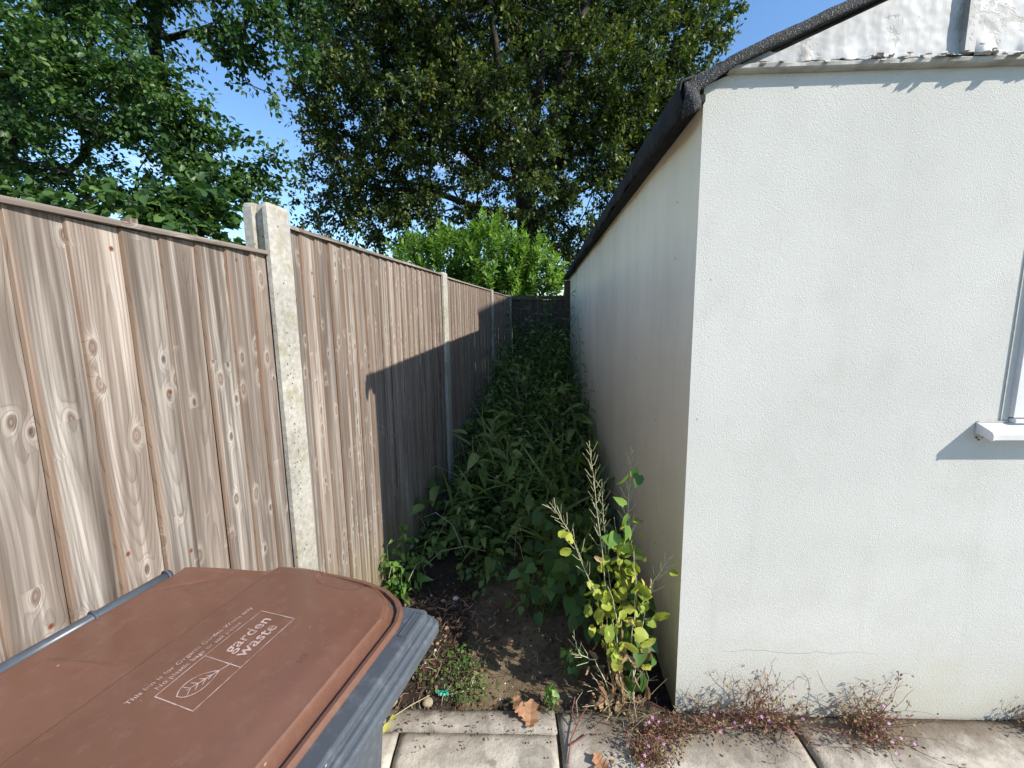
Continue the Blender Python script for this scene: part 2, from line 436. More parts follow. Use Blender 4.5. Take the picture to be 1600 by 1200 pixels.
# ------------------------------------------------------------------ frames of reference
A = math.radians(7.39); fd = Vector((math.sin(A), math.cos(A), 0)); fn = Vector((math.cos(A), -math.sin(A), 0))
def FN(s, d, z): return -fn * (.91 - d) + fd * s + Vector((0, 0, z))
C0 = Vector((.565, 1.240, 0)); W_ = math.radians(4.49)
sdv = Vector((math.sin(W_), math.cos(W_), 0)); snv = Vector((-math.cos(W_), math.sin(W_), 0))   # snv: out of the side wall
gv = Vector((1, -.033, 0)).normalized(); gnv = Vector((-.033, -1, 0)).normalized()              # gnv: out of the front wall
def SD(s, o, z): return C0 + sdv * s + snv * o + Vector((0, 0, z))
def FR(g, o, z): return C0 + gv * g + gnv * o + Vector((0, 0, z))

# ------------------------------------------------------------------ ground, soil, paving
def sheet(name, x0, x1, y0, y1, nx, ny, zf, mat, **kw):
    xs = np.linspace(x0, x1, nx); ys = np.linspace(y0, y1, ny)
    v = [(x, y, zf(x, y)) for y in ys for x in xs]
    f = [(j * nx + i, j * nx + i + 1, (j + 1) * nx + i + 1, (j + 1) * nx + i) for j in range(ny - 1) for i in range(nx - 1)]
    return link(name, v, f, mat, smooth=True, **kw)
mg = Mat('rough_grass_ground', .95, .2); ngr = mg.noise(sc=.6, det=6); mg.color(mg.mix(mg.rng(ngr, .4, .6), (.035, .055, .018), (.07, .085, .03)))
tag(link('ground', [(-600, -600, -.09), (600, -600, -.09), (600, 600, -.09), (-600, 600, -.09)], [(0, 1, 2, 3)], mg.m), kind='structure')
def soil_z(x, y):
    p = Vector((x, y, 0))
    n = mn.fractal(p * 7, .9, 2.1, 4) * .011 + mn.noise(p * 1.7) * .02 + mn.noise(p * 45) * .0025
    left = max(0, min(1, (-.12 - x) / .2)); left = left * left * (3 - 2 * left)
    n += left * (.012 + .010 * abs(mn.fractal(p * 16, .9, 2.1, 3)))
    e = max(0, min(1, (y - 1.225) / .08))
    return -.022 * (1 - e) + (n - .012) * e
tag(sheet('soil', -1.15, 1.35, 1.2, 4.2, 240, 290, soil_z, MSOIL), kind='structure')
tag(sheet('soil_bed_far', -1.15, 1.8, 4.2, 9.5, 30, 60, lambda x, y: mn.noise(Vector((x, y, 0)) * 2) * .02 - .01, MSOIL), kind='structure')
def slab(mb, cs, z, n=14, rnd=0, seed=0):
    """riven slab from four plan corners, with a worn rounded arris"""
    c = [Vector((a, b, 0)) for a, b in cs]; b0 = len(mb.v); vs = []; fs = []
    wdt = (c[1] - c[0]).length; hgt = (c[3] - c[0]).length
    nx = max(4, int(wdt / .022)); ny = max(4, int(hgt / .022))
    for j in range(ny + 1):
        for i in range(nx + 1):
            u = i / nx; v = j / ny
            p = (c[0] * (1 - u) + c[1] * u) * (1 - v) + (c[3] * (1 - u) + c[2] * u) * v
            ed = min(u * wdt, (1 - u) * wdt, v * hgt, (1 - v) * hgt)
            q = Vector((p.x, p.y, seed * 3.1))
            jit = mn.noise(q * 28) * .0035
            if ed < 1e-6:
                cen = (c[0] + c[2]) / 2; p = p + (p - cen).normalized() * jit
            h = mn.fractal(q * 5, .8, 2.2, 4) * .0035 - (max(0, .012 - ed) / .012) ** 2 * .006
            vs.append((p.x, p.y, z + h))
    for j in range(ny):
        for i in range(nx):
            k = j * (nx + 1) + i; fs.append((k, k + 1, k + nx + 2, k + nx + 1))
    rim = [i for i in range(nx + 1)] + [(j + 1) * (nx + 1) + nx for j in range(ny)] + \
          [ny * (nx + 1) + nx - 1 - i for i in range(nx)] + [(ny - 1 - j) * (nx + 1) for j in range(ny - 1)]
    m0 = len(vs)
    for k in rim: vs.append((vs[k][0], vs[k][1], z - .05))
    for k in range(len(rim)):
        k2 = (k + 1) % len(rim); fs.append((rim[k2], rim[k], m0 + k, m0 + k2))
    mb.add(vs, fs, 0, rnd)
WARP[0] = True
mb = MB()
ex = [-1.02, -.437, .143]
slab(mb, [(-1.02, 1.200), (.142, 1.167), (.139, 1.240), (-1.02, 1.272)], .006, rnd=.2, seed=1)
slab(mb, [(-1.02, .585), (-.421, .585), (-.419, 1.178), (-1.02, 1.190)], .0, rnd=.5, seed=2)
slab(mb, [(-.409, .560), (.138, .560), (.137, 1.158), (-.408, 1.176)], .0, rnd=.1, seed=3)
slab(mb, [(.152, .560), (.955, .560), (.965, 1.222), (.150, 1.238)], .002, rnd=.7, seed=4)
slab(mb, [(.978, .560), (1.83, .560), (1.83, 1.186), (.984, 1.214)], -.004, rnd=.4, seed=5)
slab(mb, [(1.842, .560), (2.6, .560), (2.6, 1.17), (1.842, 1.19)], .001, rnd=.3, seed=6)
for j in range(4):
    for i in range(6):
        x0 = -1.02 + i * .62 + (j % 2) * .2; y0 = .545 - (j + 1) * .61
        slab(mb, [(x0, y0), (x0 + .605, y0), (x0 + .605, y0 + .595), (x0, y0 + .595)], 0, rnd=rng.random(), seed=10 + i + 6 * j)
tag(mb.build('patio', MPAVE, smooth=True), kind='structure')
tag(link('patio_bedding', [(-1.05, -2.2, -.018), (4.6, -2.2, -.018), (4.6, 1.30, -.018), (-1.05, 1.30, -.018)], [(0, 1, 2, 3)], MMORT), kind='structure')

WARP[0] = False
# ------------------------------------------------------------------ long fence
fence = thing('timber_fence', 'weathered grey featheredge board fence with concrete posts, in sunlight left of the weedy path', 'fence', FN(1.3, 0, 0))
def boards(s0, s1, zt, zb, T, par, edge_m, mats, pitch=.0865, seed=0, nz=16, wmod=1):
    r = random.Random(seed); vs = []; fs = []; mi = []; at = []
    s = s0; n = max(1, round((s1 - s0) / pitch)); pitch = (s1 - s0) / n
    for k in range(n):
        a = s0 + k * pitch + r.uniform(-.003, .003); b = min(a + pitch + .012, s1 + .01); rd = r.random() * 9 + seed
        t = r.uniform(-.0015, .0025); bow = r.uniform(-.004, .004); ze = zt + r.uniform(-.003, .002)
        ring = []
        for j in range(nz + 1):
            f = j / nz; z = zb + (ze - zb) * f
            wv = mn.noise(Vector((k * 7.3 + seed, z * 2.2, 0))) * .0022; wv2 = mn.noise(Vector((k * 7.3 + seed, z * 2.2, 9))) * .0022
            bw = bow * math.sin(f * math.pi)
            cs = [(a + wv, .001 + bw), (a + wv + .001, .0088 + t * .7 + bw), (b + wv2, -.0005 + bw), (b + wv2, -.004 + bw)]
            base = len(vs)
            for q, (ss, d) in enumerate(cs):
                vs.append(T(ss, d, z)); at.append(((ss - a) * wmod, z, rd))
            ring.append(base)
        for j in range(nz):
            p, q = ring[j], ring[j + 1]
            for e in range(4):
                fs.append((p + e, q + e, q + (e + 1) % 4, p + (e + 1) % 4)); mi.append(1 if e == 0 else 0)
        fs.append((ring[-1], ring[-1] + 3, ring[-1] + 2, ring[-1] + 1)); mi.append(1)
    return link('fence_panel', vs, fs, mats, par, attrs={'wood': ('FLOAT_VECTOR', at)}, midx=mi)
def timber(name, T, x0, x1, y0, y1, z0, z1, par, mat, axis=0, seed=0., nseg=10):
    """bar with wood coordinates; axis is the grain direction (0 s, 2 z)"""
    vs = []; at = []; fs = []
    L0, L1 = ((x0, x1) if axis == 0 else (z0, z1))
    for j in range(nseg + 1):
        l = L0 + (L1 - L0) * j / nseg
        jit = mn.noise(Vector((l * 3, seed, 0))) * .0025
        cr = [(y0, z0), (y1, z0), (y1, z1), (y0, z1)] if axis == 0 else [(x0, y0), (x1, y0), (x1, y1), (x0, y1)]
        for (p, q) in cr:
            if axis == 0: vs.append(T(l, p, q + jit)); at.append((abs(p - y0) + abs(q - z0), l, seed))
            else: vs.append(T(p + jit, q, l)); at.append((abs(p - x0) + abs(q - y0), l, seed))
    for j in range(nseg):
        for e in range(4):
            fs.append((j * 4 + e, j * 4 + (e + 1) % 4, j * 4 + 4 + (e + 1) % 4, j * 4 + 4 + e))
    fs += [(3, 2, 1, 0), tuple(nseg * 4 + e for e in range(4))]
    return link(name, vs, fs, mat, par, attrs={'wood': ('FLOAT_VECTOR', at)})
post_s = [-.73, 1.140, 2.915, 4.96, 6.74]
tops = [1.594, 1.692, 1.682, 1.672]
for i in range(4):
    s0, s1 = post_s[i] + .085, post_s[i + 1] + .022
    p = boards(s0, s1, tops[i], .02, FN, fence, 1, [MWOOD, MWEDGE], seed=3 + i * 11)
    timber('capping_rail', FN, s0 - .005, s1 + (.005), -.028, .019, tops[i] + .001, tops[i] + .012, p, MWOOD, seed=2.3 + i)
    for zr in (.3, .9, 1.5):
        timber('back_rail', FN, s0, s1, -.046, -.007, zr, zr + .06, p, MWOOD, seed=5.1 + i + zr)
ptops = [1.65, 1.750, 1.716, 1.700, 1.705]
def hpost(s, zt):
    m = MB(); w0 = .098
    out = [(0, .030), (w0, .030), (w0, .010), (w0 - .020, .010), (w0 - .020, -.026), (w0, -.026), (w0, -.055), (0, -.055), (0, -.026), (.020, -.026), (.020, .010), (0, .010)]
    # bevel the two alley corners
    out = [(.006, .030), (w0 - .006, .030), (w0, .024)] + out[2:] + [(0, .024)]
    zs = [-.05, .4, .8, 1.2, zt - .10, zt - .012, zt]
    n = len(out); vs = []; fs = []; cx, cy = w0 / 2, -.0125
    for k, z in enumerate(zs):
        sc = 1 if k < len(zs) - 1 else .90
        for (a, b) in out: vs.append(FN(s + cx + (a - cx) * sc, cy + (b - cy) * sc, z + (mn.noise(Vector((a * 90, b * 90, s))) * .004 if k == len(zs) - 1 else 0)))
    for k in range(len(zs) - 1):
        for e in range(n): fs.append((k * n + e, (k + 1) * n + e, (k + 1) * n + (e + 1) % n, k * n + (e + 1) % n))
    fs.append(tuple((len(zs) - 1) * n + e for e in range(n))[::-1])
    m.add(vs, fs); return m.build('concrete_post', MCON, fence)
for s, zt in zip(post_s, ptops): hpost(s, zt)
timber('batten', FN, .808, .824, -.075, -.052, .6, 1.632, fence, MWOOD, axis=2, seed=4.4)

# ------------------------------------------------------------------ dark fence closing the path
E0 = FN(6.86, .0, 0); Ee = Vector((.987, -.06, 0)).normalized(); En = Vector((-Ee.y, Ee.x, 0)) * -1
def EF(s, d, z): return E0 + Ee * s + En * d + Vector((0, 0, z))
_d = (C0 - E0); EW = (_d.x * sdv.y - _d.y * sdv.x) / (Ee.x * sdv.y - Ee.y * sdv.x)
endf = thing('end_fence', 'board fence, coloured dark for shade, closing the far end of the narrow path', 'fence', E0)
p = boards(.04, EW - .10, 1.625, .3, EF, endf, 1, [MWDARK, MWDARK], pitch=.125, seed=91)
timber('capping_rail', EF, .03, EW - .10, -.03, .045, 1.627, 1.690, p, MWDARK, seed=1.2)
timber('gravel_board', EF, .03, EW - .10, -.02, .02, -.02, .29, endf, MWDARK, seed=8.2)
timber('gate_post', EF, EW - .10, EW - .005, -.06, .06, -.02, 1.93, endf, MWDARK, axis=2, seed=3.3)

# ------------------------------------------------------------------ white rendered building
house = thing('white_building', 'white rendered outbuilding with peeling gable and black felt roof edge, right of the path', 'building', C0)
LS, GW, PITCH, GR = 6.3, 3.9, .42, 1.95
EZ = 2.045
def rz(g): return EZ + PITCH * min(g, GW - g)
m = MB()
def fgrid(m, T, a0, a1, z0, z1, na, nz, out, mi=0, wav=.0):
    vs = []; fs = []
    for j in range(nz + 1):
        for i in range(na + 1):
            a = a0 + (a1 - a0) * i / na; z = z0 + (z1 - z0) * j / nz
            edge = (i in (0, na)) or (j in (0, nz))
            o = 0 if edge else wav * mn.noise(Vector((a * 1.3, z * 1.3, a0)))
            vs.append(T(a, o, z))
    for j in range(nz):
        for i in range(na):
            k = j * (na + 1) + i; q = (k, k + 1, k + na + 2, k + na + 1); fs.append(q if out else q[::-1])
    m.add(vs, fs, mi)
gw0, gw1, wz0, wz1 = .988, 2.15, 1.056, 1.92
fgrid(m, FR, 0, gw0, -.02, EZ + .005, 24, 50, True, 0, .0008)
fgrid(m, FR, gw0, gw1, -.02, wz0, 12, 12, True); fgrid(m, FR, gw0, gw1, wz1, EZ + .005, 12, 2, True)
fgrid(m, FR, gw1, GW, -.02, EZ + .005, 12, 20, True)
m.add([FR(0, 0, EZ + .005), FR(GW, 0, EZ + .005), FR(GR, 0, rz(GR))], [(0, 1, 2)])
fgrid(m, SD, 0, LS, -.02, EZ + .005, 60, 20, False, 1, .006)
BK = lambda g, z: SD(LS, 0, z) + gv * g
m.add([BK(0, -.02), BK(GW, -.02), BK(GW, EZ), BK(GR, rz(GR)), BK(0, EZ)], [(0, 1, 2, 3, 4)], 1)
m.add([FR(GW, 0, -.02), BK(GW, -.02), BK(GW, EZ), FR(GW, 0, EZ)], [(0, 1, 2, 3)], 1)
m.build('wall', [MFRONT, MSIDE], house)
# roof slopes (felt covered) with a droopy felt skirt along the eaves of the path side
m = MB(); OV = .068
def RF(s, g, dz): return C0 + sdv * s + gv * g + Vector((0, 0, (EZ + PITCH * min(g, GW - g)) + dz))
for ga, gb in ((-OV, GR), (GR, GW + OV)):
    m.hexa([RF(-.035, ga, .012), RF(-.035, gb, .012), RF(LS + .08, gb, .012), RF(LS + .08, ga, .012),
            RF(-.035, ga, .034), RF(-.035, gb, .034), RF(LS + .08, gb, .034), RF(LS + .08, ga, .034)])
roof = m.build('roof', MFELT, house)
# verge: felt turned over the edge of the gable, rounded and lumpy
def lump(m, path, prof, n_lump=.004, fr=14, closed=True):
    vs = []; fs = []; n = len(prof)
    for i, (o, ax, ay) in enumerate(path):
        for k, (a, b) in enumerate(prof):
            q = o + ax * a + ay * b
            d = mn.noise(q * fr) * n_lump + mn.noise(q * fr * 4) * n_lump * .5
            vs.append(q + (ax + ay * .6) * d)
    for i in range(len(path) - 1):
        for k in range(n if closed else n - 1):
            fs.append((i * n + k, i * n + (k + 1) % n, (i + 1) * n + (k + 1) % n, (i + 1) * n + k))
    m.add(vs, fs)
m = MB(); path = []
for i in range(120):
    g = -.052 + (GR + .05) * i / 119
    sag = -.022 * math.exp(-((g + .05) / .10) ** 2)
    path.append((FR(g, .014, EZ + PITCH * g + .012 + sag), gnv, Vector((-PITCH, 0, 1)).normalized()))
prof = [(.0, .031), (.012, .032), (.023, .028), (.028, .020), (.028, .008), (.025, .001), (.021, .000), (.018, .006), (.014, .020), (.0, .024)]
lump(m, path, prof, .004)
path2 = [(FR(GW - (-.052 + (GR + .05) * i / 60), .014, EZ + PITCH * (-.052 + (GR + .05) * i / 60) + .012), gnv, Vector((PITCH, 0, 1)).normalized()) for i in range(61)]
lump(m, path2, prof, .005)
m.build('verge_felt', MFELT, roof, smooth=True)
m = MB(); vs = []; fs = []; ns, nd = 330, 7
for i in range(ns + 1):
    s = -.042 + (LS + .10) * i / ns
    rip = mn.noise(Vector((s * 5, 0, 3))) * .016 + mn.noise(Vector((s * 17, 0, 7))) * .007
    dp = .082 + mn.noise(Vector((s * 2.1, 5, 0))) * .020 + mn.noise(Vector((s * 12, 5, 0))) * .012 + max(0, mn.noise(Vector((s * 31, 5, 0)))) * .012
    if s < .30: dp += .02 * math.exp(-((s - .12) / .1) ** 2)
    for k in range(nd + 1):
        f = k / nd
        o = OV + .006 + .010 * math.sin(f * 3.1) + rip * f + (mn.noise(Vector((s * 9, f * 2, 1))) * .006)
        vs.append(SD(s, o - (.03 if k == 0 else 0), EZ - PITCH * OV + .044 - (0 if k == 0 else .004) - dp * max(0, (k - .5)) / nd))
for i in range(ns):
    for k in range(nd):
        q = i * (nd + 1) + k; fs.append((q, q + nd + 1, q + nd + 2, q + 1))
m.add(vs, fs)
o = m.build('eaves_felt', MFELTB, roof, smooth=True)
sm = o.modifiers.new('thick', 'SOLIDIFY'); sm.thickness = .005
# folded felt tab hanging at the corner
m = MB(); vs = []; fs = []
for i in range(13):
    for k in range(9):
        u, v = i / 12, k / 8
        q = SD(-.046 + .008 * math.sin(v * 5 + u * 3), .030 + .040 * u, EZ - .016 - .062 * v - .02 * u * v)
        q += sdv * (-.010 * math.sin(u * math.pi)) + Vector((0, 0, mn.noise(Vector((u * 4, v * 3, 2))) * .010))
        vs.append(q)
for i in range(12):
    for k in range(8):
        q = i * 9 + k; fs.append((q, q + 1, q + 10, q + 9))
m.add(vs, fs); o = m.build('felt_flap', MFELT, roof, smooth=True)
sm = o.modifiers.new('thick', 'SOLIDIFY'); sm.thickness = .006
# soffit board under the path-side eaves
m = MB(); m.box(lambda x, y, z: SD(x, y, z), -.02, LS, .002, OV - .012, EZ - .045, EZ - .026); m.build('soffit_board', MFELTB, house)
# gable cladding: sheets of board under cracked, lifted paint
def clad(g0, g1, prud, seed, wr=1.0, rag=1.0):
    vs = []; fs = []; na = int((g1 - g0) / .006); nz = 46
    for i in range(na + 1):
        g = g0 + (g1 - g0) * i / na
        zb = 2.0955 + rag * (.006 * mn.noise(Vector((g * 22, seed, 0))) + .013 * max(0, mn.noise(Vector((g * 38, seed, 4))) - .12) + .006 * max(0, mn.noise(Vector((g * 9, seed, 8)))))
        ztop = max(zb + .002, rz(g) - .002)
        for k in range(nz + 1):
            f = k / nz; z = zb + (ztop - zb) * f
            q = Vector((g * 16, seed, z * 7)); rd = 1 - abs(mn.noise(q)) * 2
            wk = max(0, rd - .55) * .0016 * wr * max(0, mn.noise(Vector((g * 4, z * 4, seed))) + .45)
            low = math.exp(-((z - zb) / .035) ** 2) * max(0, mn.noise(Vector((g * 25, seed, 2)))) * .007 * wr
            vs.append(FR(g, prud + wk + low + mn.noise(Vector((g * 60, z * 60, seed))) * .0008, z))
    for i in range(na):
        for k in range(nz):
            q = i * (nz + 1) + k; fs.append((q, q + nz + 1, q + nz + 2, q + 1))
    # returned bottom edge so that the sheet has thickness
    b0 = len(vs)
    for i in range(na + 1):
        p = Vector(vs[i * (nz + 1)]); vs.append(p - gnv * .004); vs.append(Vector(vs[i * (nz + 1)]) - gnv * .004 + Vector((0, 0, .03)))
    for i in range(na):
        fs.append((i * (nz + 1), b0 + 2 * i, b0 + 2 * i + 2, (i + 1) * (nz + 1))); fs.append((b0 + 2 * i, b0 + 2 * i + 1, b0 + 2 * i + 3, b0 + 2 * i + 2))
    return vs, fs
m = MB()
vs, fs = clad(.10, .680, .019, 1.7); m.add(vs, fs)
vs, fs = clad(.72, 1.32, .021, 6.3, 2.2, 2.4); m.add(vs, fs)
vs, fs = clad(1.36, 2.6, .019, 9.3, 1.5); m.add(vs, fs)
vs, fs = clad(2.62, 3.85, .019, 12.3, 1.2); m.add(vs, fs)
m.build('gable_cladding', MPEEL, house, smooth=True)
m = MB(); T = lambda x, y, z: FR(x, y, z)
m.add([FR(.08, .008, 2.090), FR(GW - .08, .008, 2.090), FR(GR, .008, rz(GR) - .005)], [(0, 1, 2)])
m.build('gap_shade_backing', MROTGAP, house)  # dark sheet standing in for shade in the gaps under the cladding
m = MB(); vs = []; fs = []; na = 200
for i in range(na + 1):
    g = .060 + (GW - .12) * i / na; j = mn.noise(Vector((g * 9, 3, 3))) * .0025 + mn.noise(Vector((g * 40, 3, 3))) * .0012
    zt = 2.0945 + j; ch = .007 * max(0, mn.noise(Vector((g * 14, 1, 9))))
    for (o_, z) in ((.0015, 2.078), (.022, 2.080 + j * .5), (.025, 2.083), (.027 - ch, zt - .003), (.025 - ch, zt), (.0095, zt + .003)): vs.append(FR(g, o_, z))
for i in range(na):
    for k in range(5):
        q = i * 6 + k; fs.append((q, q + 1, q + 7, q + 6))
m.add(vs, fs); m.build('trim_board', MTRIM, house)
# cover strip between the cladding sheets
m = MB()
for (a, b, o1) in ((.680, .696, .036), (.6985, .715, .028)):
    m.box(T, a, b, .010, o1, 2.103, rz(a) - .002)
m.build('cover_strip', MPEEL, house)
# curled flakes of paint and splinters along the bottom of the cladding
for k in range(34):
    m = MB()
    g = rng.choice([rng.uniform(.1, .66), rng.uniform(.45, .66), rng.uniform(.70, 1.3), rng.uniform(.7, 1.3)]); z = 2.100 + rng.uniform(-.002, .014); s = rng.uniform(.004, .015); cu = rng.uniform(.3, 1.2)
    vs = []
    for i in range(4):
        f = i / 3; a = f * cu
        for e in (-1, 1): vs.append(FR(g + e * s * (1 - .4 * f) * rng.uniform(.6, 1.1), .024 + s * math.sin(a) * 1.0, z - s * 1.1 * f * math.cos(a * .8)))
    m.add(vs, [(0, 1, 3, 2), (2, 3, 5, 4), (4, 5, 7, 6)], rng.choice([0, 0, 1]))
    m.build('paint_flake', [MPEEL, MROTGAP], house)
for (g, s_f, L, cu) in ((.44, .02, .012, .9), (.585, .012, .014, 1.0), (.635, .022, .020, .9), (.665, .010, .024, .7), (.75, .03, .016, 1.1), (.83, .022, .022, .8), (.93, .03, .012, 1.2), (1.02, .02, .018, .9)):
    m = MB(); vs = []
    for i in range(6):
        f = i / 5; a = f * cu
        for e in (-1, -.3, .4, 1): vs.append(FR(g + e * s_f * (1 - .5 * f) + .002 * math.sin(g * 99 + i * 2), .024 + L * 1.3 * math.sin(a) + .003 * math.sin(e * 5 + g * 50), 2.104 - L * f * .9 * math.cos(a * .8) + .002 * math.sin(e * 9 + i)))
    m.add(vs, [(i * 4 + j, i * 4 + j + 1, i * 4 + j + 5, i * 4 + j + 4) for i in range(5) for j in range(3)])
    m.build('paint_flake', MPEEL, house, smooth=True)
# window: frame standing a little proud, pane, sill
wf = MB()
wf.box(T, gw0 - .026, gw0 - .023, .0, .003, wz0, wz1 + .01, 1)
for a0, a1, z0, z1, o1 in ((gw0, gw1, wz0 + .012, wz0 + .070, .013), (gw0, gw1, wz1 - .058, wz1, .013), (gw0, gw0 + .062, wz0 + .070, wz1 - .058, .013), (gw1 - .062, gw1, wz0 + .070, wz1 - .058, .013), (gw0 + .55, gw0 + .62, wz0 + .070, wz1 - .058, .013)):
    wf.box(T, a0, a1, -.04, o1, z0, z1)
for a0, a1, z0, z1 in ((gw0 + .062, gw0 + .55, wz0 + .070, wz0 + .092), (gw0 + .062, gw0 + .084, wz0 + .092, wz1 - .080), (gw0 + .062, gw0 + .55, wz1 - .080, wz1 - .058), (gw0 + .528, gw0 + .55, wz0 + .092, wz1 - .080)):
    wf.box(T, a0, a1, -.03, .005, z0, z1)
fr = wf.build('window', [MUPVC, MSEAL], house)
mgm = Mat('window_glass', .03, .5); mgm.color((.02, .025, .03)); mgm.b.inputs['Metallic'].default_value = 0
g_ = MB(); g_.box(T, gw0 + .06, gw1 - .06, -.012, -.006, wz0 + .07, wz1 - .06); g_.build('pane', mgm.m, fr)
# sill as one extruded section with end cap
s_ = MB(); prof = [(.001, 1.018), (.046, 1.006), (.050, 1.008), (.050, 1.026), (.047, 1.030), (.001, 1.050)]
vs = []
for g in (gw0 - .092, gw1 + .08):
    for (o_, z) in prof: vs.append(FR(g, o_, z))
n = len(prof); fs = [tuple(range(n))[::-1], tuple(range(n, 2 * n))] + [(k, (k + 1) % n, n + (k + 1) % n, n + k) for k in range(n)]
s_.add(vs, fs); s_.box(T, gw0, gw1, .001, .020, 1.052, 1.064)
sl = s_.build('window_sill', MUPVC, house)
b_ = MB(); b_.box(T, gw0 - .092, gw0 - .002, .0008, .0042, 1.0505, 1.0545); b_.build('sealant_bead', MSEAL, sl)
e_ = MB(); vs = []
for g in (gw0 - .0965, gw0 - .0922):
    for (o_, z) in prof: vs.append(FR(g, o_ * 1.03, z + .0015 * (1 if z > 1.02 else -1)))
e_.add(vs, fs); e_.build('end_cap', MUPVC, sl)
for k in range(7):
    d_ = MB()
    g = gw0 - .093 + rng.random() * .04; z = 1.016 - rng.random() * .03; r0 = rng.uniform(.001, .0035)
    d_.tube([FR(g, .001, z), FR(g, .003, z)], r0, 6)
    d_.build('mould_spot', MROTGAP, house)

# ------------------------------------------------------------------ taller brick house beyond the outbuilding (hidden from the path, its shade falls on the far fence)
def mat_brick():
    m = Mat('red_brick', .9, .2); x, y, z = m.xyz(m.co)
    n = m.t.nodes.new('ShaderNodeTexBrick'); m.lk(m.vec(x + y, z, 0), n.inputs['Vector']); n.inputs['Scale'].default_value = 1
    n.inputs['Brick Width'].default_value = .225; n.inputs['Row Height'].default_value = .075; n.inputs['Mortar Size'].default_value = .006
    n.inputs['Color1'].default_value = (.30, .12, .07, 1); n.inputs['Color2'].default_value = (.22, .09, .06, 1); n.inputs['Mortar'].default_value = (.4, .37, .32, 1)
    m.color(N(m.t, n.outputs[0])); return m.m
bh = thing('brick_house', 'red brick two storey house standing behind the white outbuilding', 'house', (4.95, 1.52, 0))
I = lambda x, y, z: Vector((x, y, z))
m = MB(); m.box(I, 4.95, 10, 1.52, 6.0, -.05, 5.62); m.build('wall', mat_brick(), bh)
m = MB(); m.add([I(4.93, 1.48, 5.62), I(10.1, 1.48, 5.62), I(10.1, 6.1, 5.62), I(4.93, 6.1, 5.62), I(7.1, 3.83, 6.9), I(7.8, 3.83, 6.9)], [(0, 1, 5, 4), (1, 2, 5), (2, 3, 4, 5), (3, 0, 4), (3, 2, 1, 0)])
m.build('roof', mat_flat('clay_tile', (.20, .09, .06), (.12, .06, .045), 8), bh)
for (x, z) in ((5.6, 3.3), (7.8, 3.3), (5.6, .9), (7.8, .9)):
    m = MB(); m.box(I, x, x + 1.2, 1.49, 1.515, z, z + 1.2); f_ = m.build('window', MUPVC, bh)
    m = MB(); m.box(I, x + .07, x + 1.13, 1.48, 1.49, z + .07, z + 1.13); m.build('pane', mgm.m, f_)

# ------------------------------------------------------------------ wheelie bin
BO = Vector((-.725, .771, 0)); bd = Vector((.955, -.295, 0)).normalized(); bw = Vector((-bd.y, bd.x, 0))
def BL(u, v, z): return BO + bd * u * .965 + bw * v * .965 + Vector((0, 0, z * .955))
V0 = -.140
bin_ = thing('wheelie_bin', 'grey wheeled refuse bin with closed brown garden waste lid, standing against the fence', 'bin', BL(.28, V0, 0))
ss = lambda a, b, x: (lambda t: t * t * (3 - 2 * t))(max(0, min(1, (x - a) / (b - a))))
hwk = [(-.01, .185), (.0, .190), (.10, .212), (.180, .228), (.200, .249), (.24, .253), (.33, .253), (.40, .250), (.455, .240), (.485, .225), (.503, .208), (.512, .184)]
def hwid(u):
    for (a, p), (b, q) in zip(hwk, hwk[1:]):
        if u <= b: return p + (q - p) * max(0, (u - a)) / (b - a)
    return hwk[-1][1]
def lidh(u, v):
    c = v - V0; a = abs(c)
    z = .902 + .006 * ss(.190, .200, u) + .006 * math.sin(min(1, max(0, (u - .19) / .33)) * math.pi) - .004 * ss(.47, .512, u)
    z -= .0022 * math.exp(-((u - .1945) / .0028) ** 2)
    z += .004 * (1 - (a / .25) ** 2)
    e = hwid(u) - a                                  # distance from the side edge
    z -= .010 * (1 - ss(0, .022, e)) ** 2
    if u < .19:
        z -= .004 * ss(.016, .006, e) if False else 0
        z += .005 * (1 - ss(.010, .022, e))          # raised lip round the back strip
        for (u0, v0, au, av, L, wd, h) in ((.10, -.015, .99, -.12, .055, .006, .0042), (.075, -.20, .97, .2, .05, .005, .0035), (.12, -.30, .9, -.3, .05, .006, .003), (.06, .0, .8, .6, .04, .004, -.003)):
            du, dv_ = u - u0, v - v0; t = du * au + dv_ * av; n_ = -du * av + dv_ * au
            z += h * math.exp(-(n_ / wd) ** 2) * math.exp(-(t / L) ** 2)
    # hand recess on each long side near the front
    for sg in (1, -1):
        cc = c * sg; du = (u - .372) / .068; dv_ = (cc - .262) / .058
        rr = (abs(du) ** 3.2 + abs(dv_) ** 2.6)
        z -= .0070 * (1 - ss(.62, 1.05, rr))
    z += mn.noise(Vector((u * 9, v * 7, 0))) * .0018
    return z
NU, NV = 150, 190
us = np.concatenate([np.linspace(-.008, .17, 38)[:-1], np.linspace(.17, .215, 26)[:-1], np.linspace(.215, .512, 80)])
vs = []; fs = []
tt = np.linspace(-1, 1, NV)
for u in us:
    hw = hwid(u)
    for t in tt:
        v = V0 + t * hw; vs.append(BL(u, v, lidh(u, v)))
n_u = len(us)
for i in range(n_u - 1):
    for j in range(NV - 1):
        k = i * NV + j; fs.append((k, k + NV, k + NV + 1, k + 1))
